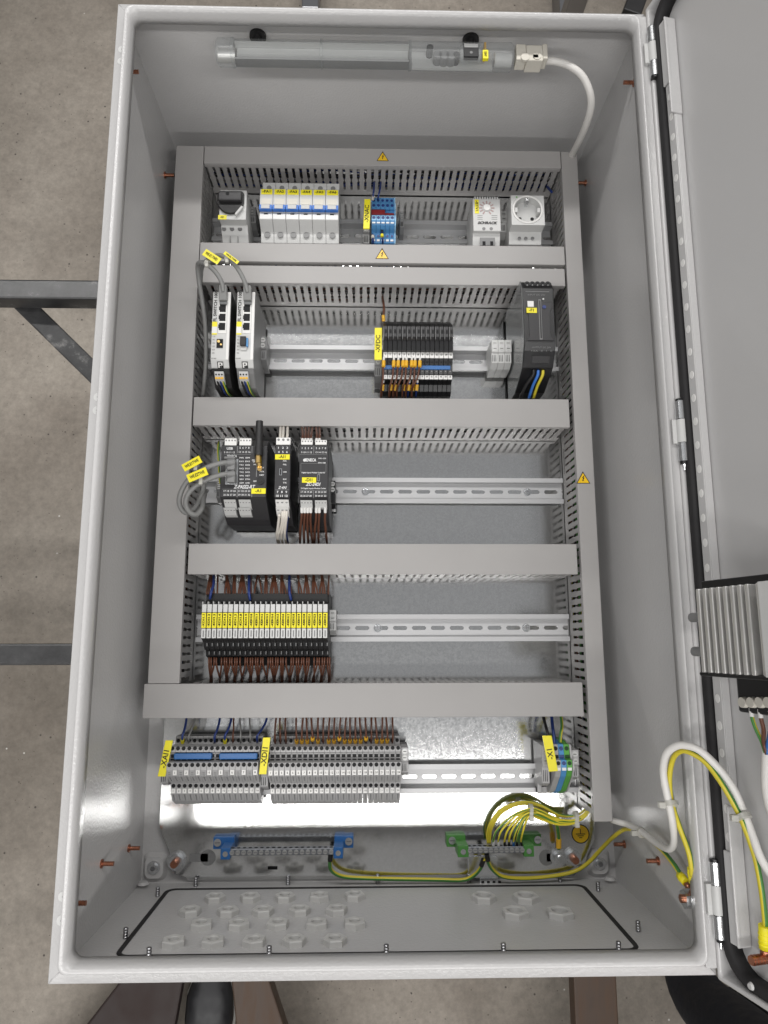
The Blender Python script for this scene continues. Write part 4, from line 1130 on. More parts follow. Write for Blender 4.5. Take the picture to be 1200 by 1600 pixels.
for k in range(5):
    q = 823.5 + 8.1 * k; p = U(q, 440, 113)
    mb = MB(); mb.cyl((p.x, p.y - 3, 110.5), 'z', 3.5, 2.5, 12); mb.cyl((p.x, p.y - 3, 113), 'z', 1.9, .3, 10, mi=1); part(t, 'terminal_screw', mb, [BLACKM, HOLE])
    p = U(q, 446, 116); hole(t, 'test_hole', p.x, p.y, 117, .9, MGREY)
pxplate(t, 'print_line', 821, 858, 455, 456.2, 117.2, GINK, .1)
text(t, 'INPUT DC 24V', U(838, 461, 117.3), 3.0, GINK, wide=22)
text(t, 'OUTPUT DC 24V', U(846, 543, 115), 3.0, GINK, wide=24)
text(t, '12A  2  1  0', U(846, 548.5, 114), 2.8, GINK, wide=26)
p = U(850, 474, 118.3); mb = MB(); mb.cyl((p.x, p.y - 5, 118), 'z', 2.4, 1.2, 14); part(t, 'reset_button', mb, DBLUE)
p = U(849, 467, 118.3); mb = MB(); mb.cyl((p.x, p.y, 117), 'z', 1.2, 1.3, 10); part(t, 'status_lamp', mb, LGREY)
for k in range(3):
    q = 836 + 8.6 * k; p = U(q, 562, 107)
    mb = MB(); mb.cyl((p.x, p.y, 104.5), (0, -.4, .9), 3.2, 2.4, 12); part(t, 'terminal_screw', mb, BLACKM)
mb = MB(); p, q = U(832, 556, 110), U(858, 568, 104); mb.px([(p.y, 108), (p.y, 110.3), (q.y, 104.5), (q.y, 102)], p.x, q.x); part(t, 'terminal_strip', mb, DGREY)
for c_, a, b, m_ in (('blue', (841, 583), (826, 624), [BRIGHTBLUE]), ('yellow', (848.5, 583), (833, 624), [GYY]), ('black', (834, 582), (812, 624), [BLACKM])):
    wire('%s supply wire at the foot of the black power module' % c_, [(a[0], a[1] - 4, 96), (a[0] - 1, a[1] + 4, 95), ((a[0] + b[0]) / 2 - 1, a[1] + 20, 82), (b[0], b[1], 55)], 1.9, m_)
for k, q in enumerate((773.5, 784, 794.5)):
    end_clamp('light grey end clamp beside the black power module, %s from the left' % ORD[k], q, 531, 565, 52, LGREY, 8.8, 'end clamps beside the power module')

# ------------------------------------------------------------------ third row: charcoal modules
def plugs(t, xa, xb, ya, yb_, z, n, mat=LGREY, drop=0.0, nm='plug'):
    mb = MB(); mb.px([(ya, z - 9), (ya, z), (yb_, z - drop), (yb_ - 1, z - drop - 9)], xa, xb); o = part(t, nm, mb, mat, bev=.3)
    for k in range(n):
        xx = xa + (xb - xa) * (k + .5) / n
        mb = MB(); mb.cyl((xx, ya - (ya - yb_) * .32, z - drop * .32 - .5), 'z', (xb - xa) / n * .28, .75, 8); part(o, 'plug_hole', mb, GINK)
    return o
def module(nm, label, cat, pa, pb_, xr_, z=110):
    x0, x1 = xz(pa, 730, z), xz(pb_, 730, z)
    t = thing(nm, label, cat, ((x0 + x1) / 2, RY_[2], 8))
    Y = lambda r, zz=z: U(xr_, r, zz).y
    mb = MB(); mb.px(prof(xr_, [(689, z - 14), (696, z - 1), (697, z), (776, z), (779, z - 4), (812, z - 40), (821, 55)], 8), x0, x1); part(t, 'housing', mb, DGREY, bev=.6)
    mb = MB(); mb.box(x1 - .2, x1 + .5, Y(776, z) + 1, Y(697, z) - 1, 12, z - 1.2); part(t, 'side_panel', mb, BLACK)
    return t, x0, x1, Y
# gateway
t, x0, x1, Y = module('gateway_module', 'wide charcoal gateway module with an aerial, two grey cables and the yellow -A1 label', 'gateway module', 345, 416.5, 380)
z = 110.2
T = lambda s, q, r, sz, wide=None, bold=.06, m_=WINK, it=False: text(t, s, U(q, r, z + .1), sz, m_, wide=wide, bold=bold, italic=it)
plugs(t, xz(351, 690, z), xz(369.5, 690, z), U(360, 686, z - 4).y, U(360, 695.5, z).y, z - .5, 4, WHITE)
plugs(t, xz(374, 690, z), xz(392.5, 690, z), U(383, 686, z - 4).y, U(383, 695.5, z).y, z - .5, 4, WHITE)
T('USB', 359, 701, 4.2, 7.5, .15); T('9 10 11 12', 358.5, 707, 3.0, 13); T('5  6  7  8', 382, 700, 3.2, 12); T('13 14 15 16', 382, 706.5, 3.0, 14)
T('SENECA', 362.5, 713, 4.4, 12, .12)
for k, s in enumerate(('PWR', 'RX1', 'TX1', 'RX2', 'TX2', 'VPN', 'SRV', 'GSM')):
    T(s, 377.5, 715.5 + k * 5.6, 2.5, 5.2); T(('SIM', 'DI1', 'DI2', 'DO1', 'DO2', 'NET', 'ETH', 'LNK')[k], 387, 715.5 + k * 5.6, 2.5, 5.4)
for r, s, q in ((719, 'ANT', 397), (721.5, 'GPRS', 398.5), (726, 'MAIN', 400), (731, 'RST', 409), (737, 'DATA', 409), (742.5, 'NET', 409), (752, 'SIM', 399.5)): T(s, q, r, 2.4, 5.5)
T('Z-PASS2-RT', 381.5, 761, 6.2, 26, .2, WINK, True)
T('17 18 19 20', 358.5, 767.5, 3.0, 14.5); T('21 22 23 24', 381.5, 767.5, 3.0, 14.5); T('25 26 27 28', 358.5, 773.3, 3.0, 14.5); T('29 30 31 32', 381.5, 773.3, 3.0, 14.5)
for q0, q1, r in ((347, 393, 764), (350, 392, 709.5)): pxplate(t, 'print_line', q0, q1, r, r + .6, z, GINK, .1)
for q, r0, r1 in ((370.5, 697, 708), (393.5, 697, 708), (370.3, 765, 777), (393.2, 765, 777), (400.5, 727, 745)): pxplate(t, 'print_line', q, q + .6, r0, r1, z, GINK, .1)
for i, q in enumerate((349, 372.3)):
    a = U(q, 780, z - 2); b = U(q, 794, z - 16)
    plugs(t, xz(q, 785, z - 4), xz(q + 18.7, 785, z - 4), a.y, b.y, z - 4, 4, LGREY, 12)
    a = U(q + 3.5, 796, 84); b = U(q + 4, 808, 70)
    plugs(t, xz(q + 3.5, 800, 80), xz(q + 22, 800, 80), a.y, b.y, 97, 4, LGREY, 14)
label_on(t, 393, 415, 763, 771.5, z, '-A1', 5.6)
p = U(407, 751, z); mb = MB(); mb.cyl((p.x, p.y, 109.6), 'z', 4.6, 2.2, 20); mb.cyl((p.x, p.y, 111.8), 'z', 2.4, .8, 14); part(t, 'aerial_port_cap', mb, BLACKM)
p = U(404, 722, 113)
mb = MB(); mb.cyl((p.x + 1.5, p.y - 8, 109.5), 'z', 3.0, 4, 10); mb.cyl((p.x + 1, p.y - 6, 114), (-.02, 1, .0), 3.2, 4, 12); mb.cyl((p.x, p.y - 1.5, 114), (-.02, 1, 0), 3.9, 9, 6, smooth=False)
part(t, 'aerial_connector', mb, BRASS)
p2 = U(406, 664, 108)
mb = MB(); mb.cyl((p.x, p.y + 7.5, 114), (p2.x - p.x, p2.y - p.y - 7.5, -3), 5.2, (p2 - p).length - 4, 18, r2=4.4); part(t, 'aerial', mb, BLACKM)
mb = MB(); a, b = U(353, 717, z), U(371.5, 757, z); mb.box(a.x, b.x, b.y, a.y, 110, 111.2); mb.box(a.x - 1, b.x - 3, a.y - 1, a.y + 1.6, 111, 116, mi=1); part(t, 'ethernet_port', mb, [STEEL, MGREY], bev=.4)
mb = MB(); mb.box(a.x + 4, b.x - 3, b.y + 3.2, b.y + 4.6, 111.2, 111.5); part(t, 'port_slot', mb, HOLE)
end_clamp('dark end clamp at the left end of the third rail', 342, 752, 776, 44, MGREY, 8)
def gwcable(label, plug, pts, tag, rot, z, tg):
    t = thing('data_cable', label, 'data cable', tuple(U(*pts[0])))
    mb = MB(); mb.tube([U(*p) for p in pts], 3.1, 10); part(t, 'sheath', mb, CABLEG)
    mb = MB(); p = U(*plug, 114); mb.box(p.x - 6.5, p.x + 3.4, p.y - 7, p.y + 7, 111.3, 120); part(t, 'plug_body', mb, MGREY, bev=1.5)
    q = U(*pts[0]); mb = MB(); mb.cyl(q + Vector((3, 0, -.5)), U(*pts[1]) - q, 4.6, 9, 14, r2=3.4); part(t, 'plug_boot', mb, MGREY)
    c = U(*tag, z); r = Vector((math.cos(rot), math.sin(rot), 0)); u = Vector((-r.y, r.x, 0))
    mb = MB(); Q = [c + r * a_ * tg[1] + u * b_ * tg[2] for a_, b_ in ((-1, -1), (1, -1), (1, 1), (-1, 1))]
    mb.prism(Q, [v + Vector((0, 0, .8)) for v in Q]); g = part(t, 'cable_tag', mb, YELLOW)
    text(g, tg[0], c + Vector((0, 0, 1)), tg[2] * 1.1, INK, rot=rot, wide=tg[1] * 1.5, bold=.1)
    return t
gwcable('grey data cable in the upper port of the gateway, looping over the left duct', (364, 727), [(361, 722, 118), (350, 723, 122), (336, 726, 125), (318, 733, 126), (302, 743, 124), (289, 757, 120), (281, 775, 116), (281, 790, 110), (290, 801, 104), (303, 795, 98), (312, 780, 92), (318, 762, 84), (316, 740, 60)], (300, 724.5), math.radians(30), 134, ('WE.E1TWE', 11.5, 4.6))
gwcable('grey data cable in the lower port of the gateway, looping over the left duct', (364, 746), [(361, 740, 118), (350, 741, 122), (335, 745, 125), (320, 751, 126), (305, 760, 125), (294, 772, 122), (290, 786, 118), (295, 799, 112), (306, 804, 106), (315, 795, 100), (318, 780, 92), (320, 768, 80)], (308.5, 742), math.radians(24), 135, ('WE.E2TWE', 12, 4.9))
for q, k in (((307, 731), 'upper'), ((315, 753), 'lower')):
    p = U(*q, 127); mb = MB(); mb.cyl(p - Vector((1.6, -.8, 0)), (1, -.45, 0), 4.2, 3.6, 12); mb.box(p.x - 2, p.x + 2, p.y - 4, p.y + 4, 130, 132.5)
    solo('cable_tie', 'natural nylon tie holding the tag of the %s gateway cable' % k, 'cable tie', mb, TIE)
wire('green and yellow wire left of the gateway module', [(342, 690, 40), (341, 705, 52), (342, 725, 55), (343, 745, 50), (345, 760, 40)], 1.4, [GYY, GYG], stripe=1)

# narrow analogue module
t, x0, x1, Y = module('analogue_module', 'narrow charcoal input module with the yellow -AI1 label and white wires', 'input module', 429.5, 453.5, 442)
plugs(t, x0 + .8, x1 - .4, U(442, 685, z - 4).y, U(442, 694.5, z).y, z, 3, WHITE)
T('1  2  3', 442, 700, 3.6, 12); T('4  5  6', 442, 706.5, 3.6, 12)
label_on(t, 430, 452.5, 710, 718, z + .2, '-AI1', 5.4)
for r, s in ((720.5, 'PWR'), (726, 'FAIL'), (737.5, 'USB'), (749, 'RX'), (754.5, 'TX')): T(s, 445, r, 2.4, 4.4)
mb = MB(); p = U(438.5, 737.5, z); mb.box(p.x - 1.6, p.x + 1.6, p.y - 4.2, p.y + 4.2, 110, 110.7); mb.box(p.x - .8, p.x + .8, p.y - 3.4, p.y + 3.4, 110.7, 110.9, mi=1); part(t, 'usb_port', mb, [STEEL, HOLE])
T('Z-4AI', 441, 762, 4.4, 10.5, .12, WINK, True)
T('7   8   9', 440.5, 769, 3.6, 12.5, .12); T('10 11 12', 440, 775, 3.6, 14, .12)
pxplate(t, 'print_line', 430, 452, 765, 765.6, z, GINK, .1)
plugs(t, xz(430.3, 785, 104), xz(451, 785, 104), U(441, 780, 108).y, U(441, 793, 96).y, 106, 3, WHITE, 10)
plugs(t, xz(432.5, 800, 86), xz(452, 800, 86), U(441, 794, 90).y, U(441, 808, 74).y, 98, 3, WHITE, 14)
for k, q in enumerate((437.5, 442, 448.5)):
    wire('white wire rising from the -AI1 module into the duct, %s from the left' % ORD[k], [(q, 688, 104), (q + .4, 680, 98), (q + .8, 673, 84), (q + 1, 666, 60)], 1.7, WIREW)
for k, (q, e) in enumerate(((436.5, 432.5), (441.5, 434.5), (444.5, 439.5), (448, 445))):
    wire('white wire hanging below the -AI1 module, %s from the left' % ORD[k], [(q, 795 + (10 if k == 0 else 0), 92), (q - .4, 808, 88), (q - 2, 822, 74), (e, 838, 52), (e + 3, 852, 30)], 1.7, WIREW)
wire('dark blue wire hanging below the -AI1 module', [(449.5, 806, 80), (448, 818, 74), (447, 832, 58), (450, 850, 30)], 1.6, DBLUE)

# wide digital module
t, x0, x1, Y = module('digital_module', 'charcoal digital input module with the yellow -DI1 label and brown wires', 'input module', 467.5, 513, 490)
for q in (470.5, 492.5): plugs(t, xz(q, 690, z), xz(q + 18, 690, z), U(490, 688, z - 2).y, U(490, 694.5, z).y, z, 4, WHITE)
T('1  2  3  4', 479.5, 700.5, 3.2, 12.5); T('5  6  7  8', 501.5, 700.5, 3.2, 12.5); T('9 10 11 12', 479, 707, 3.0, 13); T('13 14 15 16', 501.5, 707, 3.0, 13.5)
T('SENECA', 485, 719, 5.2, 14, .2); mb = MB(); p = U(477, 719, z); mb.cyl((p.x - .8, p.y, z), 'z', 1.9, .2, 14); part(t, 'maker_emblem', mb, WINK)
T('PWR  COM', 503.5, 716.5, 2.2, 9)
mb = MB(); a, b = U(470, 724, z), U(509.5, 738, z); w_ = .35
for X_ in ((a.x, a.x + w_, b.y, a.y), (b.x - w_, b.x, b.y, a.y), (a.x, b.x, a.y - w_, a.y), (a.x, b.x, b.y, b.y + w_)): mb.box(*X_, z, z + .2)
part(t, 'print_frame', mb, GINK, kind='stuff')
T('Digital Inputs Module Codes N2', 489.5, 738.7, 2.2, 28); T('ETH. USB', 503, 723.2, 2.0, 9)
label_on(t, 472, 494, 746, 754.3, z + .2, '-DI1', 5.4)
T('ZC-24DI', 489, 757, 5.6, 18, .18, WINK, True)
T('24 Digital Inputs Module Codes', 489.5, 763.2, 2.2, 30)
mb = MB(); p = U(498, 746.5, z); mb.box(p.x - 1.4, p.x + 1.4, p.y - 4.2, p.y + 4.2, 110, 110.7); mb.box(p.x - .7, p.x + .7, p.y - 3.5, p.y + 3.5, 110.7, 110.9, mi=1); part(t, 'usb_port', mb, [STEEL, HOLE])
T('17 18 19 20', 478.5, 769, 3.0, 13.5); T('21 22 23 24', 501, 769, 3.0, 13.5); T('25 26 27 28', 478, 775, 3.0, 13.5); T('29 30 31 32', 501, 775, 3.0, 13.5)
pxplate(t, 'print_line', 467.5, 511, 765.8, 766.4, z, GINK, .1); pxplate(t, 'print_line', 489.5, 490.1, 766, 778, z, GINK, .1); pxplate(t, 'print_line', 490, 490.6, 696, 709, z, GINK, .1); pxplate(t, 'print_line', 468, 511, 710, 710.6, z, GINK, .1)
for q in (469.3, 492): plugs(t, xz(q, 785, 104), xz(q + 18.6, 785, 104), U(490, 781, 108).y, U(490, 793, 97).y, 106, 4, LGREY, 9)
k = 0
for q0 in (469.3, 492):
    for m_ in range(4):
        q = q0 + 18.6 * (m_ + .5) / 4
        if q0 > 480 and m_ == 2: continue
        k += 1
        wire('brown wire with white ferrule hanging below the -DI1 module, %s from the left' % ORD[k - 1], [(q, 794, 96), (q, 801, 92), (q - .6, 812, 82), (q - 2.4 + m_, 828, 62), (q - 3 + 2 * m_, 852, 28)], 1.5, BROWN, 'brown wires below the digital module', ferr=(WHITE, 7))
k = 0
for q0, nn in ((470.5, 4), (492.5, 2)):
    for m_ in range(nn):
        q = q0 + 18 * (m_ + .5) / 4; k += 1
        wire('brown wire with white ferrule rising from the -DI1 module, %s from the left' % ORD[k - 1], [(q, 690, 108), (q, 685, 104), (q + .4, 678, 94), (q - 1 + m_, 668, 66)], 1.5, BROWN, 'brown wires above the digital module', ferr=(WHITE, 6))
end_clamp('black end clamp right of the -DI1 module', 519.5, 751, 786, 40, BLACK, 7)

# ------------------------------------------------------------------ fourth row: relays with yellow labels
Pr = prof(420, [(927, 62), (929, 66), (938, 67), (943, 72), (944, 86), (957, 89), (982, 89), (997, 88), (1001, 80), (1003, 76), (1010, 70), (1015, 66), (1016, 60), (1025, 56), (1028, 46), (1040, 40)], 8)
xr0, xr1 = xz(314.5, 970, 89), xz(512.5, 970, 89); prr = (xr1 - xr0) / 24
t0 = None
for n in range(24):
    xc = xr0 + prr * (n + .5); lab = '%s slim relay from the left in the yellow-labelled row' % ORD[n]
    if t0 is None:
        t0 = cur = thing('relay', lab, 'relay', (xc, RY_[3], 8), 'yellow-labelled relays')
        h = prr / 2 - .14; Y = lambda r, zz: U(420, r, zz).y
        mb = MB(); mb.px(Pr, xc - h, xc + h); part(cur, 'housing', mb, BLACKM, bev=.25)
        mb = MB(); mb.box(xc - h + .15, xc + h - .55, Y(956.5, 89), Y(944, 88), 84, 89.4); part(cur, 'relay_lid', mb, LGREY, bev=.4)
        mb = MB(); mb.box(xc - h + .1, xc - h + .9, Y(946, 88), Y(940, 86), 78, 88); part(cur, 'eject_lever', mb, LGREY)
        mb = MB(); mb.box(xc - h + .3, xc + h - .6, Y(997, 88), Y(982, 89), 84, 89.2); f_ = part(cur, 'relay_front', mb, LGREY, bev=.3)
        mb = MB(); mb.box(xc - .8, xc + .7, Y(995, 89), Y(985, 89), 89.2, 89.35); part(f_, 'print_block', mb, GINK)
        for r, zz in ((1007, 73), (1020, 59)):
            mb = MB(); mb.box(xc - 1.7, xc + 1.1, Y(r + 2.8, zz), Y(r - 2.6, zz), zz - 3, zz + 1.6); part(cur, 'terminal_opening', mb, HOLE)
            mb = MB(); mb.box(xc + 1.2, xc + 2.3, Y(r + 2.5, zz), Y(r - 2.5, zz), zz - 3, zz + 2.2); part(cur, 'release_lever', mb, MGREY)
        plate_(cur, 'marking_label', xc - h + .3, xc + h - .6, Y(981, 89.5), Y(957.5, 89.5), 89.2, YELLOW, .6)
    else:
        cur = dup(t0, (prr * n, 0, 0), lab)
    lp = [c for c in cur.children if c.name.startswith('marking_label')][0]
    text(lp, '-KDI1.%d' % (n + 1), (xc - .2, U(420, 969, 89.8).y, 90.0), 3.6, INK, rot=HALF, wide=14.5, bold=.06)
mb = MB(); a, b = U(327, 941, 76), U(512, 927.5, 76); mb.box(a.x, b.x, a.y, b.y, 64, 74); mb.box(a.x, b.x, a.y - 1, a.y + 2, 74, 76)
br = solo('jumper_bridge', 'long black jumper bridge along the top of the relays', 'jumper', mb, DEEP, bev=.4)
for n in range(24):
    q = 318.6 + 8.25 * n; s_ = (n % 3) - 1
    if n % 8 != 0:
        pass
    for w_ in range(2):
        if (n + w_) % 7 == 3: continue
        q2 = q + 4.5 + 3.2 * w_
        tgt = 341.5 + 12.4 * round((q2 - 341.5) / 12.4) + (1 if w_ else -1)
        wire('brown wire above the %s relay from the left, %s of its pair' % (ORD[n], 'left' if w_ == 0 else 'right'), [(q2, 929, 70), (q2 * .85 + tgt * .15, 921, 66), (q2 * .45 + tgt * .55, 911, 58), (tgt, 898, 44)], 1.15, BROWN, 'brown wires above the relays', n=6)
    e = q + 8 + (1.6 if n < 12 else 0.6) - n * .15
    for w_ in range(2):
        if (n * 2 + w_) % 9 == 4: continue
        q2 = e + (-1.6 if w_ == 0 else 1.8)
        tgt = 330 + 12.3 * round((q2 - 330) / 12.3) + (1.2 if w_ else -1.2)
        wire('brown wire below the %s relay from the left, %s of its pair' % (ORD[n], 'left' if w_ == 0 else 'right'), [(q2, 1027, 56), (q2 - .2, 1036, 56), (q2 * .7 + tgt * .3, 1046, 50), (tgt, 1060, 34), (tgt, 1068, 22)], 1.2, BROWN, 'brown wires below the relays', n=6)
for k, (q, e) in enumerate(((333.5, 328), (389, 391), (452, 455))):
    wire('blue wire dropping to the relay jumper, %s from the left' % ORD[k], [(e, 936 + (2 if k else 0), 78), ((q + e) / 2 - 1, 926, 80), (q, 914, 70), (q + .5, 898, 46)], 1.7, DBLUE)
end_clamp('light grey end clamp right of the relays', 519.5, 953, 985, 46, LGREY, 8.6)

# ------------------------------------------------------------------ bottom row: grey multi-level terminals
def level_prof(xr_):
    return prof(xr_, [(1150, 32), (1162, 33), (1162.4, 58), (1175, 60), (1176, 55), (1188, 55), (1189, 70), (1203, 70), (1213, 66), (1222, 52), (1223, 46), (1240, 45), (1251, 36), (1256, 20)], 10)
def level_terms(n_, px0, px1, xr_, tag, third, group):
    P_ = level_prof(xr_)
    a, b = xz(px0, 1170, 62), xz(px1, 1170, 62); pt = (b - a) / n_
    t0 = None
    Y = lambda r, zz: U(xr_, r, zz).y
    for n in range(n_):
        xc = a + pt * (n + .5); h = pt / 2 - .13
        lab = 'grey three-level terminal block, %s right of the yellow %s tag' % (ORD[n], tag)
        if t0 is None:
            t0 = cur = thing('terminal_block', lab, 'terminal block', (xc, RY_[4], 10), group)
            mb = MB(); mb.px(P_, xc - h, xc + h); part(cur, 'housing', mb, TGREY, bev=.3)
            for r, zz, rad in ((1157, 33, 2.2), (1169, 59.5, 2.3), (1195, 70, 2.4), (1227.5, 46, 2.3)):
                hole(cur, 'terminal_hole', xc, Y(r, zz), zz + .2, rad)
            mb = MB(); mb.box(xc - h + .8, xc + h - .8, Y(1183.5, 55), Y(1178.5, 55), 52, 55.4); part(cur, 'jumper_slot', mb, HOLE)
            mb = MB(); mb.box(xc - h + .8, xc + h - .8, Y(1187.6, 55), Y(1185.4, 55), 52, 55.4); part(cur, 'jumper_slot', mb, HOLE)
            for k in range(3):
                mb = MB(); mb.box(xc - 1.4, xc + 1.4, Y(1206.5 + 3 * k, 68) - .25, Y(1206.5 + 3 * k, 68) + .25, 66, 69.4 - 1.2 * k); part(cur, 'grip_rib', mb, MGREY)
            mb = MB(); mb.prism([(xc - .3, Y(1214, 65), 64), (xc + .3, Y(1214, 65), 64), (xc + .3, Y(1220, 55), 54), (xc - .3, Y(1220, 55), 54)], [(xc - .5, Y(1214, 65), 66), (xc + .5, Y(1214, 65), 66), (xc + .2, Y(1220, 55), 56.5), (xc - .2, Y(1220, 55), 56.5)]); part(cur, 'latch_line', mb, MGREY)
            mb = MB(); mb.prism([(xc - .7, Y(1241, 44), 43), (xc + .7, Y(1241, 44), 43), (xc + .4, Y(1250, 37), 35), (xc - .4, Y(1250, 37), 35)], [(xc - .7, Y(1241, 44), 45.4), (xc + .7, Y(1241, 44), 45.4), (xc + .4, Y(1250, 37), 38), (xc - .4, Y(1250, 37), 38)]); part(cur, 'latch_line', mb, MGREY)
            plate_(cur, 'number_plate', xc - 2.2, xc + 2.2, Y(1239, 46), Y(1232, 46), 45.9, WHITE, .5)
            tmpl = None
        else:
            cur = dup(t0, (pt * n, 0, 0), lab)
        np_ = [c for c in cur.children if c.name.startswith('number_plate')][0]
        for g in list(np_.children): bpy.data.objects.remove(g)
        text(np_, str(n + 1), (xc, Y(1235.5, 46), 46.6), 3.4, INK)
        if not third and n:
            o = [q for q in cur.children if q.name.startswith('number_plate')][1]
            for g in list(o.children): bpy.data.objects.remove(g)
            text(o, str(n + 1), (xc, Y(1207, 69), 70.4), 3.4, INK)
        elif (third and n % 2 == 1) or not third:
            o = plate_(cur, 'number_plate', xc - 2.3, xc + 2.3, Y(1210.5, 68), Y(1203.4, 70), 69.3, WHITE, .9)
            text(o, str(n // 2 + 1 if third else n + 1), (xc, Y(1207, 69), 70.4), 3.4, INK)
    return a, b, pt, Y
level_terms(16, 264, 405.5, 335, '-XAI1', True, 'grey terminals of the -XAI1 strip')
a1, b1, pt1, Y1_ = level_terms(24, 420.5, 626.5, 520, '-XDI1', False, 'grey terminals of the -XDI1 strip')
marker_tag('-XAI1', (258.5, 1157), (270, 1157), (258, 1213.5), (246, 1213.5), 68, 9, 'yellow -XAI1 marker tag at the left end of the lowest row')
marker_tag('-XDI1', (411, 1152.5), (422.5, 1152.5), (416, 1210), (404.5, 1210), 74, 9, 'yellow -XDI1 marker tag between the two grey terminal strips')
end_clamp('grey end clamp under the yellow -XAI1 tag', 255.5, 1190, 1224, 52, TGREY, 9)
end_clamp('grey end clamp under the yellow -XDI1 tag', 412.5, 1188, 1230, 52, TGREY, 9)
end_clamp('grey end clamp right of the -XDI1 terminal strip', 632.5, 1168, 1208, 50, TGREY, 9)
for q0, q1, s_ in ((271, 330.5, 'left'), (342, 402, 'right')):
    a, b = U(q0, 1187, 62), U(q1, 1177, 62); mb = MB(); mb.box(a.x, b.x, a.y, b.y, 53, 62)
    solo('jumper_bridge', '%s one of the two blue jumper bridges on the -XAI1 terminals' % s_, 'jumper', mb, BLUE, bev=1.2)
# wires above the -XAI1 strip
for k, (q, e, m_, c_) in enumerate(((285, 291, DBLUE, 'dark blue'), (295, 304, CABLEG, 'thin grey'), (335.5, 343, DBLUE, 'dark blue'), (351.5, 361, DBLUE, 'dark blue'), (364, 365, BROWN, 'brown'), (376, 375, CABLEG, 'thin grey'), (391, 390, CABLEG, 'thin grey'), (402, 416, DBLUE, 'dark blue'))):
    wire('%s wire rising from the -XAI1 strip, %s from the left' % (c_, ORD[k]), [(q, 1160, 36), (q, 1150, 42), ((q + e) / 2 + .5, 1139, 40), (e, 1126, 34), (e + 1, 1112, 26)], 1.4 if m_ is DBLUE else 1.1, m_, mark=(-.5, 4.5, YELLOW, 2.4) if k in (0, 3) else None)
for n in range(23):
    xc = a1 + pt1 * (n + .6); y = Y1_(1161, 34)
    e = random.uniform(-3, 3)
    if n in (3,): continue
    wire('brown wire rising from the -XDI1 strip at its %s terminal' % ORD[n], [(xc, y, 35), (xc + .3, y + 10, 43), (xc + e * .4, y + 24, 44), (xc + e, y + 42, 36), (xc + e, y + 60, 24)], 1.25, BROWN, 'brown wires above the -XDI1 strip', world=True, n=6,
         mark=(1 + (n % 5 == 2) * 4, 5.5 + (n % 5 == 2) * 4, ORANGE, 2.5) if n > 3 and n != 22 and n % 9 != 0 else None)

# -X1 incoming terminals
end_clamp('grey end clamp left of the -X1 terminals', 853.5, 1165, 1225, 54, TGREY, 9)
mb = MB(); a = U(853, 1237, 22); mb.box(a.x - 11, a.x + 9, a.y - 2, a.y + 6, 10, 22); mb.box(a.x - 11, a.x - 6, a.y - 2, a.y + 12, 10, 26)
solo('rail_foot', 'small grey plastic foot below the left clamp of the -X1 terminals', 'rail foot', mb, TGREY, bev=.6)
marker_tag('-X1', (847.5, 1149.5), (862, 1149.5), (872, 1205), (858, 1206), 72, 9, 'yellow -X1 marker tag tilted across the incoming terminals')
Px = prof(885, [(1157, 42), (1160, 46), (1163, 58), (1186, 62), (1187, 70), (1203, 70), (1213, 64), (1235, 38), (1239, 22)], 10)
xs0 = xz(865.5, 1180, 64)
for k, (m_, c_) in enumerate(((TGREY, 'grey'), (TBLUE, 'blue'), (GREEN, 'green'))):
    xa = xs0 + k * 6.75; xc = xa + 3.3
    t = thing('terminal_block', '%s incoming terminal right of the -X1 tag' % c_, 'terminal block', (xc, RY_[4], 10), 'incoming terminals beside the -X1 tag')
    Y = lambda r, zz: U(885, r, zz).y
    mb = MB(); mb.px(Px, xa, xa + 6.5); part(t, 'housing', mb, m_, bev=.35)
    dk = {0: HOLE, 1: DBLUE, 2: M('dark_green_opening', (0.01, 0.05, 0.01), .7)}[k]
    hole(t, 'terminal_hole', xc, Y(1169.5, 60), 60, 2.4, dk); hole(t, 'terminal_hole', xc, Y(1192.5, 70), 70.2, 2.4, dk)
    mb = MB(); mb.box(xc - 2.6, xc + 2.6, Y(1185, 63), Y(1180, 63), 58, 62.4); part(t, 'jumper_slot', mb, dk)
    plate_(t, 'number_plate', xc - 2.4, xc + 2.4, Y(1204, 70), Y(1199.5, 70), 70, WHITE, .5)
mb = MB(); mb.px([(y - 0, z_ + (1.0 if 0 < i < len(Px) - 1 else 0)) for i, (y, z_) in enumerate(Px)], xs0 + 20.3, xs0 + 22.2)
solo('end_plate', 'thin grey end plate right of the green incoming terminal', 'end plate', mb, TGREY)
end_clamp('grey end clamp right of the green incoming terminal', 899, 1172, 1215, 56, TGREY, 9)
wire('black wire dropping behind the -X1 tag', [(858, 1160, 52), (856, 1148, 50), (853, 1136, 44), (849, 1120, 34), (847, 1108, 28)], 2.0, BLACKM)
wire('blue wire dropping onto the incoming terminals', [(867, 1165, 54), (865.5, 1150, 50), (863.5, 1136, 44), (862, 1120, 34), (861, 1108, 28)], 2.0, DBLUE)
wire('green and yellow wire dropping onto the incoming terminals', [(875, 1160, 52), (876, 1148, 50), (878, 1136, 44), (877, 1122, 36), (875, 1108, 28)], 2.0, [GYY, GYG], stripe=1)

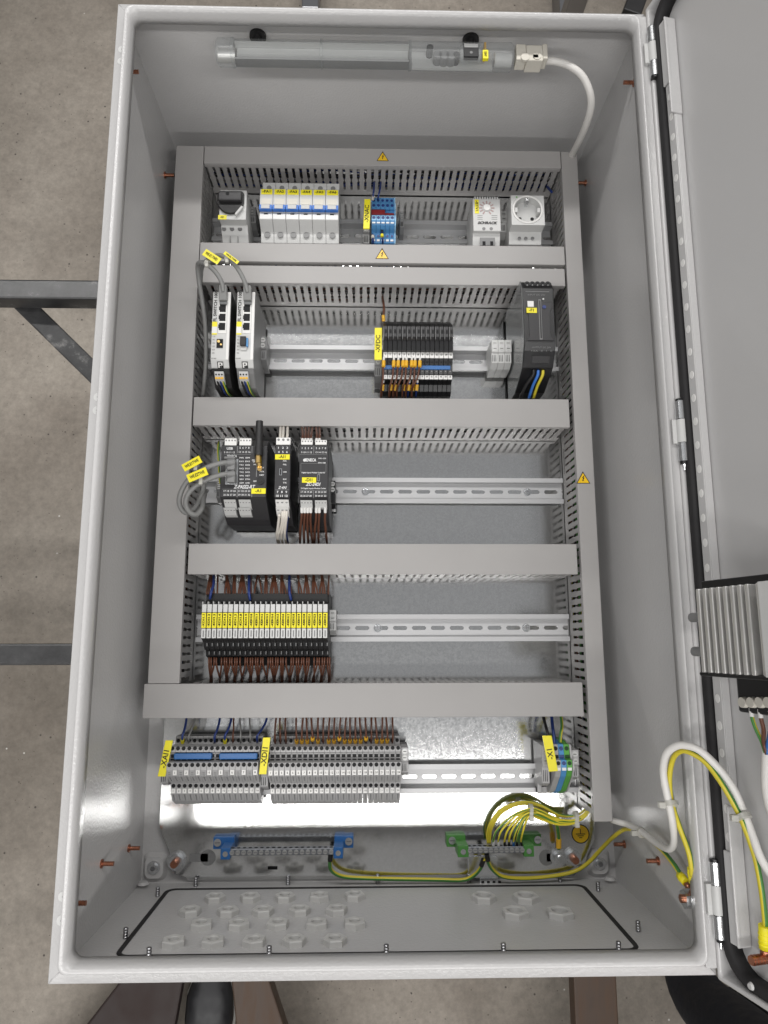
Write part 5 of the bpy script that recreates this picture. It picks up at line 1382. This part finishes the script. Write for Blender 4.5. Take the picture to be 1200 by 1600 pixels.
# ================================================================== gland nuts
def hexnut(px_, py_, R, h, hole_, label, idx):
    c = UY(px_, py_, yb + h * .6)
    x, z = c.x, c.z
    rot = random.uniform(0, 1)
    t = thing('gland_nut', label, 'locknut', (x, yb + .8, z), 'grey locknuts on the gland plate')
    def ring(r, y, n=24, hexa=False):
        P = []
        for k in range(n):
            a = rot + 2 * math.pi * k / n
            q = r
            if hexa:
                m = (a - rot) % (math.pi / 3) - math.pi / 6
                q = r * math.cos(math.pi / 6) / math.cos(m)
            P.append((x + q * math.cos(a), y, z + q * math.sin(a)))
        return P
    y0 = yb + .8
    part(t, 'nut_body', loft([ring(R, y0, 24, True), ring(R, y0 + h * .8, 24, True), ring(R * .92, y0 + h, 24, True), ring(hole_ * 1.12, y0 + h, 24), ring(hole_, y0 + h - 1, 24), ring(hole_, y0 - .2, 24)], smooth=False), NUTG)
    mb = MB(); mb.prism([(p[0], y0 - .1, p[2]) for p in ring(hole_ * .98, 0)], [(p[0], y0 + h * .06, p[2]) for p in ring(hole_ * .98, 0)]); o = part(t, 'blanking_plug', mb, MGREY)
NUTG = M('locknut_grey_plastic', (0.53, 0.525, 0.51), 0.5, var=0.04)
rows = [('row nearest the back', [(336, 1403), (391, 1402.5), (445, 1402), (499, 1401.5), (554, 1400)]),
        ('second row from the back', [(297, 1424), (356, 1424), (411, 1423.5), (468, 1422.5), (526, 1422)]),
        ('third row from the back', [(315, 1445), (373, 1444.5), (434, 1444), (495, 1444), (554, 1443)]),
        ('front row', [(271, 1472), (333, 1471.5), (397, 1471), (460, 1470), (523, 1469.5)])]
for rn, R_ in rows:
    for k, (a, b) in enumerate(R_):
        hexnut(a, b, 12.2, 6.5, 5.6, '%s small grey locknut from the left in the %s' % (ORD[k], rn), k)
for k, (a, b) in enumerate(((756, 1402.5), (822, 1402.5), (805, 1426.5), (875, 1427))):
    hexnut(a, b, 15.2 if k else 14.2, 7, 8.6, ('large grey locknut at the back, left of its pair', 'large grey locknut at the back, right of its pair', 'large grey locknut at the front, left of its pair', 'rightmost large grey locknut on the gland plate')[k], k)

# ================================================================== neutral and earth bars
def bus(nm, label, cat, px0, px1, py_, feet, mat, z=36, n=13):
    a, b = U(px0, py_, z), U(px1, py_, z)
    y1_, y0_ = a.y + 1.5, a.y - 6
    t = thing(nm, label, cat, ((a.x + b.x) / 2, a.y, 0.3))
    mb = MB(); mb.box(a.x, b.x, y0_, y1_, z - 11, z); br_ = part(t, 'bar', mb, DULLBAR, bev=.5)
    for k in range(n):
        x = a.x + (b.x - a.x) * (k + .5) / n
        mb = MB(); mb.cyl((x, (y0_ + y1_) / 2, z), 'z', 2.7, 1.6, 12); mb.box(x - 2.1, x + 2.1, (y0_ + y1_) / 2 - .4, (y0_ + y1_) / 2 + .4, z + 1.55, z + 1.7, mi=1); part(br_, 'bar_screw', mb, [SCREWM, DARKSTEEL])
        mb = MB(); mb.cyl((x, y1_ - .2, z - 5.5), 'y', 2.2, .35, 12, smooth=False); part(br_, 'bar_hole', mb, HOLE)
    for (fx0, fx1, blk0, blk1, mat_d) in feet:
        f0, f1 = U(fx0, py_, 8).x, U(fx1, py_, 8).x; k0, k1 = U(blk0, py_, z).x, U(blk1, py_, z).x
        yy = a.y
        mb = MB(); mb.box(min(f0, k0), max(f1, k1), yy - 5, yy + 9, .5, 9); ft = part(t, 'holder_foot', mb, mat, bev=.6)
        mb = MB(); cx_ = (f0 + f1) / 2; mb.cyl((cx_, yy + 3, 9), 'z', 4.6, 2.2, 16); mb.box(cx_ - 3, cx_ + 3, yy + 2.4, yy + 3.6, 11.1, 11.3, mi=1); part(ft, 'foot_screw', mb, [STEEL, DARKSTEEL])
        mb = MB(); mb.box(k0, k1, yy - 10, yy + 3.5, 9, z + 1.5); hb = part(t, 'holder_block', mb, mat, bev=.8)
        mb = MB(); mb.cyl(((k0 + k1) / 2, yy - 3.5, z + 1.5), 'z', 3.2, .8, 14); part(hb, 'block_screw', mb, STEEL)
    return t, a, b
bus('neutral_bar', 'neutral terminal bar on two blue holders at the lower left of the plate', 'terminal bar', 358, 522, 1329, ((333, 347, 345, 360, 0), (538, 552, 521, 536, 0)), BLUE, 34, 18)
bus('earth_bar', 'earth terminal bar on two green holders at the lower right of the plate', 'terminal bar', 730, 820, 1325.5, ((698, 715, 715, 732, 0), (834, 846, 818, 834, 0)), DKGREEN, 34, 11)
mb = MB(); a, b = U(732, 1372, 3), U(777, 1338, 3)
mb.box(a.x, b.x, a.y, b.y, .3, 3); mb.box(a.x + 14, b.x, a.y - 9, a.y, .3, 3)
t = thing('earth_bracket', 'small zinc bracket with comb teeth below the earth bar', 'bracket', ((a.x + b.x) / 2, a.y, .3))
part(t, 'bracket_plate', mb, STEEL, bev=.4)
for k in range(4):
    mb = MB(); mb.box(a.x + 16 + 7 * k, a.x + 19.5 + 7 * k, a.y - 9, a.y - 3.5, 3, 3.3); part(t, 'comb_slot', mb, HOLE)
GYM = [GYY, GYG]
ends = [(771, WHITE, 'white'), (779, WHITE, 'white'), (788.5, BLACK, 'black'), (795.5, BLACK, 'black'), (802.5, BLUE, 'blue'), (808, BLACK, 'black'), (814.5, BLACK, 'black')]
for k, (q, fm, fn) in enumerate(ends):
    j = k * .8
    top = 1268 + 0.2 * k
    px0 = q
    wire('green and yellow wire with %s ferrule, %s on the earth bar from the left' % (fn, ORD[k]),
         [(q, 1321, 30), (q, 1312, 34), (q + 3 + (6 - k) * .6, 1298 - (6 - k) * .4, 40), (q + (829 - q) * .55, 1282 - (6 - k) * 1.5, 44), (829, 1263.5 + k * 1.9, 44 - (k % 3) * 3), (846, 1267 + k * 2.2, 40 - (k % 2) * 4), (870, 1279 + k * 1.5, 34), (893, 1282 + k * .9, 30 - (k % 3) * 3), (907, 1276 + k * .8, 28), (917, 1267 + k, 28), (924, 1258, 30)],
         1.28, GYM, 'earth wires in the tied bundle', stripe=1, ferr=(fm, 7), phase=k * 1.3, twist=.06)
for k in range(3):
    wire('dark green and yellow wire at the back of the tied earth bundle, %s' % ('lowest', 'middle', 'topmost')[k],
         [(766 - k * 2, 1318, 10), (768 - k * 3, 1296, 12), (782 - k * 2, 1272 - k * 2, 16), (805, 1259 - k * 2.2, 20), (829, 1257 - k * 2, 24), (850, 1262 - k, 24), (875, 1275 - k, 22), (900, 1274, 22), (916, 1263, 24), (922, 1255, 26)], 1.28, GYM, None, stripe=1, phase=2.2 + k, twist=.05)
for q, r, z, nm in ((830, 1270, 44, 'middle'), (901, 1280.5, 30, 'right end')):
    c = U(q, r, z); mb = MB()
    mb.cyl(c - Vector((2.2, 0, 6)), (1, -.15, 0), 9.5, 4.2, 16); mb.box(c.x - 2.6, c.x + 2.6, c.y - 9, c.y - 3.5, z - 4, z + 3)
    solo('cable_tie', 'natural nylon tie at the %s of the earth wire bundle' % nm, 'cable tie', mb, TIE, bev=.3)
t = wire('green and yellow earth wire ending in an orange lug under the bolt', [(873, 1327, 14), (873, 1310, 16), (871.5, 1296, 22), (870, 1284, 28), (872, 1276, 30)], 2.4, GYM, stripe=1, phase=.6, mark=(2, 13, ORANGE, 3.4))
p = U(874, 1340, 4)
mb = MB(); mb.cyl((p.x, p.y, .4), 'z', 11, 1.4, 22); mb.cyl((p.x, p.y, 1.8), 'z', 8.2, 1.6, 20); mb.cyl((p.x, p.y, 3.4), 'z', 7.6, 5, 6); mb.cyl((p.x, p.y, 8.4), 'z', 4.4, 3, 14, r2=3.8); mb.box(p.x - 3, p.x + 3, p.y, p.y + 17, 1.8, 3.0)
solo('earth_bolt', 'zinc bolt with washers holding the orange-sleeved earth lug', 'bolt', mb, STEEL, bev=.3)
wire('long green and yellow wire along the bottom edge, left of the earth bar', [(516.5, 1335, 30), (515.5, 1347, 27), (518, 1360, 20), (534, 1369, 14), (565, 1372, 11), (620, 1373.5, 9), (680, 1374.5, 9), (722, 1375, 10), (740, 1368, 14), (751, 1356, 22), (755.5, 1343, 28)], 2.4, GYM, None, stripe=1, phase=1.2, ferr=(BLACK, 9.5), tip=(BLACK, 9.5), n=12)
wire('green and yellow wire curving from the earth bar past the bottom right corner', [(760.5, 1335, 30), (763, 1347, 27), (771, 1360, 20), (787, 1370, 14), (820, 1372.5, 10), (863, 1369, 9), (896, 1362, 9), (918, 1349, 12), (940, 1326, 24), (958, 1308, 42), (975, 1296, 70), (990, 1296, 100)], 2.4, GYM, None, stripe=1, phase=1.6, twist=.02, ferr=(BLACK, 9.5), n=12)
def W3(*L):
    out = []
    for q in L:
        if len(q) == 3: out.append(tuple(U(*q)))
        elif q[2] == 'x': out.append(tuple(UX(q[0], q[1], q[3])))
        else: out.append(tuple(UDP(q[0], q[1], q[3])))
    return out
# cables crossing to the door
wc = W3((957, 1282, 62), (968, 1285, 78), (982, 1289, 'x', 284), (1003, 1300, 'x', 284), (1025, 1317, 'x', 283), (1044, 1326.5, 'x', 281), (1053, 1317, 'x', 278), (1051, 1287, 'x', 270), (1044, 1250, 'x', 264), (1036.5, 1209, 264), (1040, 1181, 276), (1053, 1167.5, 286), (1069, 1164.5, 294), (1094, 1173, 302), (1125, 1203, 'd', 34), (1147, 1234, 'd', 26), (1162, 1269, 'd', 20), (1175, 1303, 'd', 17), (1187, 1337, 'd', 16), (1201, 1362, 'd', 14), (1222, 1390, 'd', 12))
wire('thick white cable looping from the right duct across the hinge side to the door', wc, 3.4, CABLEW, nm='white_cable', world=True, n=12)
gw = W3((1081, 1368, 'x', 286), (1080, 1352, 'x', 284), (1075, 1328, 'x', 282), (1060, 1287, 'x', 276), (1049.5, 1253, 'x', 268), (1046, 1219, 262), (1050, 1190, 272), (1059, 1176, 282), (1074, 1174, 290), (1100, 1189, 298), (1125, 1220, 'd', 36), (1149, 1261, 'd', 27), (1163, 1291, 'd', 21), (1178, 1333, 'd', 16), (1185, 1362, 'd', 14), (1191, 1398, 'd', 13), (1195.5, 1440, 'd', 11), (1196, 1470, 'd', 9))
wire('green and yellow bonding wire looping beside the white cable onto the door', gw, 2.5, GYM, nm='wire', stripe=1, world=True, n=12, phase=3.3, twist=.02, frac=.5)
g2 = W3((990, 1296, 100), (1003, 1302, 'x', 285), (1016, 1312, 'x', 285), (1036, 1330, 'x', 286), (1054, 1352, 'x', 287), (1066, 1372, 'x', 288))
wire('short green and yellow wire running down the right wall to a yellow lug', g2, 2.4, GYM, stripe=1, world=True, n=12, phase=2.6)
for nm, pts in (('left', ((1062, 1367, 'x', 288), (1072, 1379, 'x', 289), (1078, 1392, 'x', 291))), ('right', ((1081, 1357, 'x', 286), (1082.5, 1378, 'x', 289), (1083, 1392, 'x', 291)))):
    P3 = W3(*pts); t = thing('cable_lug', '%s one of two yellow insulated lugs on the right wall stud' % nm, 'cable lug', P3[0])
    mb = MB(); mb.tube([P3[0], P3[1]], 4.0, 12, sub=1); part(t, 'sleeve', mb, YELLOW)
    mb = MB(); mb.cyl(Vector(P3[0]) * .72 + Vector(P3[1]) * .28, Vector(P3[1]) - Vector(P3[0]), 4.4, 2.5, 12); part(t, 'sleeve_ring', mb, YELLOW)
    mb = MB(); mb.tube([P3[1], P3[2]], 3.0, 8, sub=1); part(t, 'tongue', mb, COPPER)
p = UX(1084, 1402, 292)
mb = MB(); mb.cyl((299, p.y, p.z), (-1, 0, 0), 9.5, 8, 20); mb.cyl((291, p.y - 1, p.z), (-1, 0, 0), 9, 9, 6); mb.cyl((282, p.y - 1, p.z), (-1, 0, 0), 3.8, 3, 12, mi=1)
solo('stud_nut', 'zinc nut on the copper stud holding the two yellow lugs', 'nut', mb, [STEEL, COPPER], bev=.3)
for pts, nm in (((1047, 1257, 'x', 266), 'loop above the right wall'), ((1161, 1277, 'd', 22), 'pair of cables on the door'), ((1002, 1301, 'x', 284), 'white cable near the duct end')):
    c = Vector(W3(pts)[0]); mb = MB()
    ax = {'l': Vector((.05, -.85, .45)), 'p': Vector((.15, -.8, .55)), 'w': Vector((.1, -.1, .95))}[nm[0]]
    ax.normalize(); mb.cyl(c - ax * 2, ax, 7.2 if nm[0] != 'w' else 5.4, 4.0, 18); mb.box(c.x - 11.5, c.x - 5.5, c.y - 2.6, c.y + 2.6, c.z - 1, c.z + 4)
    solo('cable_tie', 'natural nylon tie on the %s' % nm, 'cable tie', mb, TIE, bev=.3)
# bond point at the bottom of the door
P3 = W3((1195, 1446, 'd', 11), (1196, 1482, 'd', 10), (1195, 1492, 'd', 8))
t = thing('cable_lug', 'big yellow insulated lug near the bottom of the door', 'cable lug', P3[0])
mb = MB(); mb.tube([P3[0], P3[1]], 5.2, 14, sub=1); part(t, 'sleeve', mb, YELLOW)
for k in range(3):
    q = Vector(P3[0]).lerp(Vector(P3[1]), .35 + .2 * k); mb = MB(); mb.cyl(q, Vector(P3[1]) - Vector(P3[0]), 5.6, 1.4, 14); part(t, 'sleeve_ring', mb, YELLOW)
mb = MB(); mb.tube([P3[1], P3[2]], 4, 8, sub=1); part(t, 'tongue', mb, COPPER)
q = UDP(1203, 1497, 4); mb = MB()
for k in range(12): mb.cyl(q + DN * (k * 1.6), DN, 4.2 - .4 * (k % 2), 1.6, 14)
under(dp, 'earthing_stud', mb, COPPER)
mb = MB(); q = UDP(1174, 1541, 17); mb.cyl(q, DN, 3.4, 2, 12, r2=2.4); under(dp, 'door_bump', mb, PAINT)

# ================================================================== heater on the door
hy0, hy1 = -230.0, -163.0
t = thing('panel_heater', 'finned aluminium panel heater with a black terminal cap on the open door', 'heater', tuple(DP(130, -196, 2)))
mb = MB(); dbox(mb, 96, 190, hy0, hy1, 30, 52); part(t, 'heater_core', mb, ALU, bev=.6)
fin = None
for k in range(8):
    u = 105.5 + 8.0 * k * .98
    mb = MB(); dbox(mb, u - 1.9, u + 1.9, hy0, hy1, 52, 90); part(t, 'fin', mb, ALU, bev=.9)
mb = MB(); dbox(mb, 172, 205, hy0, hy1, 52, 92); part(t, 'fin_block', mb, ALU, bev=1.2)
mb = MB(); dbox(mb, 176, 200, hy0 - .5, hy1 + .5, 92, 93.5); part(t, 'cover_strip', mb, LGREY, bev=.5)
mb = MB(); dbox(mb, 98, 205, hy1, hy1 + 7, 26, 80); part(t, 'end_cap', mb, BLACK, bev=1)
mb = MB(); dbox(mb, 98, 205, hy0 - 3, hy0, 26, 88); part(t, 'end_cap', mb, BLACK, bev=1)
mb = MB(); dbox(mb, 84, 190, hy0 - 34, hy0 - 3, 22, 42); part(t, 'terminal_cap', mb, BLACK, bev=2)
mb = MB(); dbox(mb, 40, 220, -212, -190, 2.4, 22); part(t, 'mounting_clip', mb, DARKSTEEL, bev=1)
for k in range(6):
    u, y = UD(1161.5 + 13.3 * k, 1097.5, 44)
    mb = MB(); q = DP(u, y, 41.5); mb.cyl(q, DN, 4.6, 4.5, 18, r2=4.2); o = part(t, 'terminal_screw_cover', mb, IVORY)
    mb = MB(); dbox(mb, u + 2, u + 8, y - 2.4, y + 2.4, 41, 44); part(t, 'terminal_lever', mb, IVORY)
for a, b in ((1083, 965), (1087, 1018)):
    u, y = UD(a, b, 62)
    mb = MB(); mb.cyl(DP(100, y, 62), -DU, 4.2, 40, 14); part(t, 'fixing_pin', mb, MGREY)
wire('green wire hanging from the heater terminals', W3((1174, 1108, 'd', 40), (1175, 1120, 'd', 40), (1180, 1136, 'd', 36), (1190, 1158, 'd', 28), (1196, 1176, 'd', 24)), 1.7, [GYG, GYY], stripe=1, world=True, ferr=(WHITE, 7))
wire('brown wire hanging from the heater terminals', W3((1187.5, 1110, 'd', 40), (1189, 1122, 'd', 40), (1193, 1140, 'd', 36), (1193, 1160, 'd', 28), (1198, 1178, 'd', 24)), 1.7, BROWN, world=True, ferr=(WHITE, 7))
wire('blue wire hanging from the heater terminals', W3((1204, 1112, 'd', 40), (1206, 1130, 'd', 38), (1202, 1150, 'd', 30), (1199, 1166, 'd', 25), (1199, 1178, 'd', 24)), 1.7, BLUE, world=True, ferr=(WHITE, 7))
wire('white sheathed cable hanging down the door below the heater', W3((1199, 1172, 'd', 22), (1197.5, 1200, 'd', 18), (1198, 1230, 'd', 15), (1204, 1262, 'd', 12), (1216, 1290, 'd', 11)), 4.2, CABLEW, nm='white_cable', world=True, n=12)

# ================================================================== cabinet lamp under the top wall
lz, ly = 220.0, 474.0
L0, L1 = UY(338, 80, ly).x, UY(801, 93, ly).x
t = thing('cabinet_lamp', 'clear tubular cabinet lamp with rocker switch held by magnets to the top wall', 'lamp', ((L0 + L1) / 2, ly, lz - 17))
def octo(x, ry_, rz_, n=20, fl=0.75):
    P = []
    for k in range(n):
        a = 2 * math.pi * k / n
        c, s_ = math.cos(a), math.sin(a)
        P.append((x, ly + ry_ * math.copysign(abs(c) ** fl, c), lz + rz_ * math.copysign(abs(s_) ** fl, s_)))
    return P
fx = UY(641, 90, ly).x
mb = loft([octo(L0 + 22, 13.6, 13), octo(fx, 13.6, 13)], closed=False); part(t, 'clear_cover', mb, CLEAR)
mb = loft([octo(fx, 14.2, 13.6), octo(L1 - 22, 14.2, 13.6)], closed=False); part(t, 'frosted_cover', mb, FROST)
mb = loft([octo(L0, 11.5, 10.5), octo(L0 + 3, 14.4, 13.6), octo(L0 + 22, 14.4, 13.6)], closed=False); mb.add(octo(L0, 11.5, 10.5), [list(range(20))]); part(t, 'end_cap', mb, FROST)
mb = loft([octo(L1 - 22, 14.4, 13.6), octo(L1 - 3, 14.4, 13.6), octo(L1, 11.5, 10.5)], closed=False); mb.add(octo(L1, 11.5, 10.5), [list(range(20))]); part(t, 'end_cap', mb, FROST)
mb = MB(); mb.cyl((L0 + 2, ly - 1, lz - 3), 'x', 8, 20, 16); part(t, 'cap_core', mb, ALU)
mb = MB(); mb.cyl((L1 - 22, ly - 1, lz - 3), 'x', 8, 20, 16); part(t, 'cap_core', mb, LGREY)
mb = MB(); mb.box(L0 + 24, fx - 3, ly - 9, ly + 6, lz - 2, lz + 1); part(t, 'led_panel', mb, LGREY)
mb = MB(); mb.box(L0 + 22, fx - 2, ly + 6.5, ly + 8.5, lz - 6, lz + 8); part(t, 'reflector_edge', mb, LGREY)
mb = MB(); mb.box(L0 + 22, fx - 2, ly - 11.5, ly - 9, lz - 8, lz + 4); part(t, 'reflector_edge', mb, MGREY)
mb = MB(); mb.box(fx + 2, L1 - 24, ly - 11, ly + 11, lz - 9, lz - 6); part(t, 'circuit_board', mb, LGREY)
for q, r_, m_ in ((671, 4, BLACKM), (683, 5, MGREY), (693, 6, MGREY), (704, 6, MGREY), (712, 4, DGREY)):
    x = UY(q, 90, ly).x; mb = MB(); mb.cyl((x, ly + (6 if m_ is BLACKM else -3), lz - 6), 'z', r_, 13, 14); part(t, 'capacitor', mb, m_)
mb = MB(); mb.box(UY(755, 90, ly).x, UY(758, 90, ly).x, ly - 2, ly + 12, lz - 5, lz + 9); part(t, 'circuit_part', mb, ORANGE)
for q in (366, 503, 640):
    x = UY(q, 90, ly).x
    mb = loft([octo(x - 1.6, 14.2, 13.6), octo(x - 1.4, 14.8, 14.2), octo(x + 1.4, 14.8, 14.2), octo(x + 1.6, 14.2, 13.6)], closed=False); part(t, 'cover_band', mb, CLEAR)
x0, x1 = UY(720.5, 97, ly).x, UY(743, 97, ly).x
mb = MB(); mb.box(x0 - 4, x1 + 4, ly - 14.6, ly + 4, lz + 6, lz + 14.2); part(t, 'switch_bezel', mb, FROST, bev=2)
mb = MB(); mb.box(x0, x1, ly - 13.5, ly + 2, lz + 10, lz + 15.5); sw = part(t, 'rocker_switch', mb, BLACK, bev=.6)
mb = MB(); mb.box(x0 + .5, x1 - .5, ly - 1.5, ly + 3, lz + 15.4, lz + 16.3); part(sw, 'switch_highlight', mb, LGREY)
mb = MB(); mb.cyl(((x0 + x1) / 2, ly - 8, lz + 15.5), 'z', 1.7, .25, 14); part(sw, 'switch_mark', mb, MGREY)
x0, x1 = UY(749, 100, ly).x, UY(757.5, 100, ly).x
mb = MB(); mb.box(x0, x1, ly - 14.5, ly - 3, lz + 10, lz + 14.5); lb = part(t, 'marking_label', mb, YELLOW, bev=.3)
text(lb, '-H1', ((x0 + x1) / 2, ly - 9, lz + 14.8), 4.6, INK, rot=HALF, bold=.1)
for q, r in ((403, 58), (735, 66)):
    p = UY(q, r, 500); mb = MB(); mb.cyl((p.x, Y1 - 2, lz - 4), (0, -1, 0), 9.8, 4, 28); mb.cyl((p.x, Y1 - 6, lz - 4), (0, -1, 0), 5, 12, 20); part(t, 'magnet_foot', mb, BLACKM, bev=.8)
mb = MB(); a, b = UY(803, 95, ly).x, UY(852, 95, ly).x
mb.box(a, a + 12, ly - 10, ly + 11, lz - 8, lz + 9); mb.box(a + 12, b - 6, ly - 12, ly + 9, lz - 9, lz + 10); mb.box(b - 6, b, ly - 8, ly + 12, lz - 8, lz + 9)
mb.cyl((a + 10, ly - 8, lz + 8), 'z', 5, 3, 14); mb.cyl((a + 24, ly - 6, lz + 8), 'z', 5, 3, 14)
lp_ = thing('lamp_plug', 'ivory plug connector at the right end of the cabinet lamp', 'plug', ((a + b) / 2, ly, lz - 9))
part(lp_, 'plug_body', mb, IVORY, bev=1.2)
mb = MB(); mb.box(b - 18, b - 12, ly - 9, ly - 5, lz + 9.6, lz + 11); part(lp_, 'latch', mb, GINK)
cw = [tuple(UY(850, 95, ly)), tuple(UY(868, 96, ly)), tuple(U(892, 104, 218)), tuple(U(912, 122, 212)), tuple(U(923, 150, 200)), tuple(U(922, 175, 182)), tuple(U(913, 202, 150)), tuple(U(903, 224, 112)), tuple(U(893, 243, 68)), tuple(U(886, 258, 40))]
wire('white lamp cable bending from the ivory plug down behind the duct corner', cw, 4.4, CABLEW, nm='white_cable', world=True, n=12)
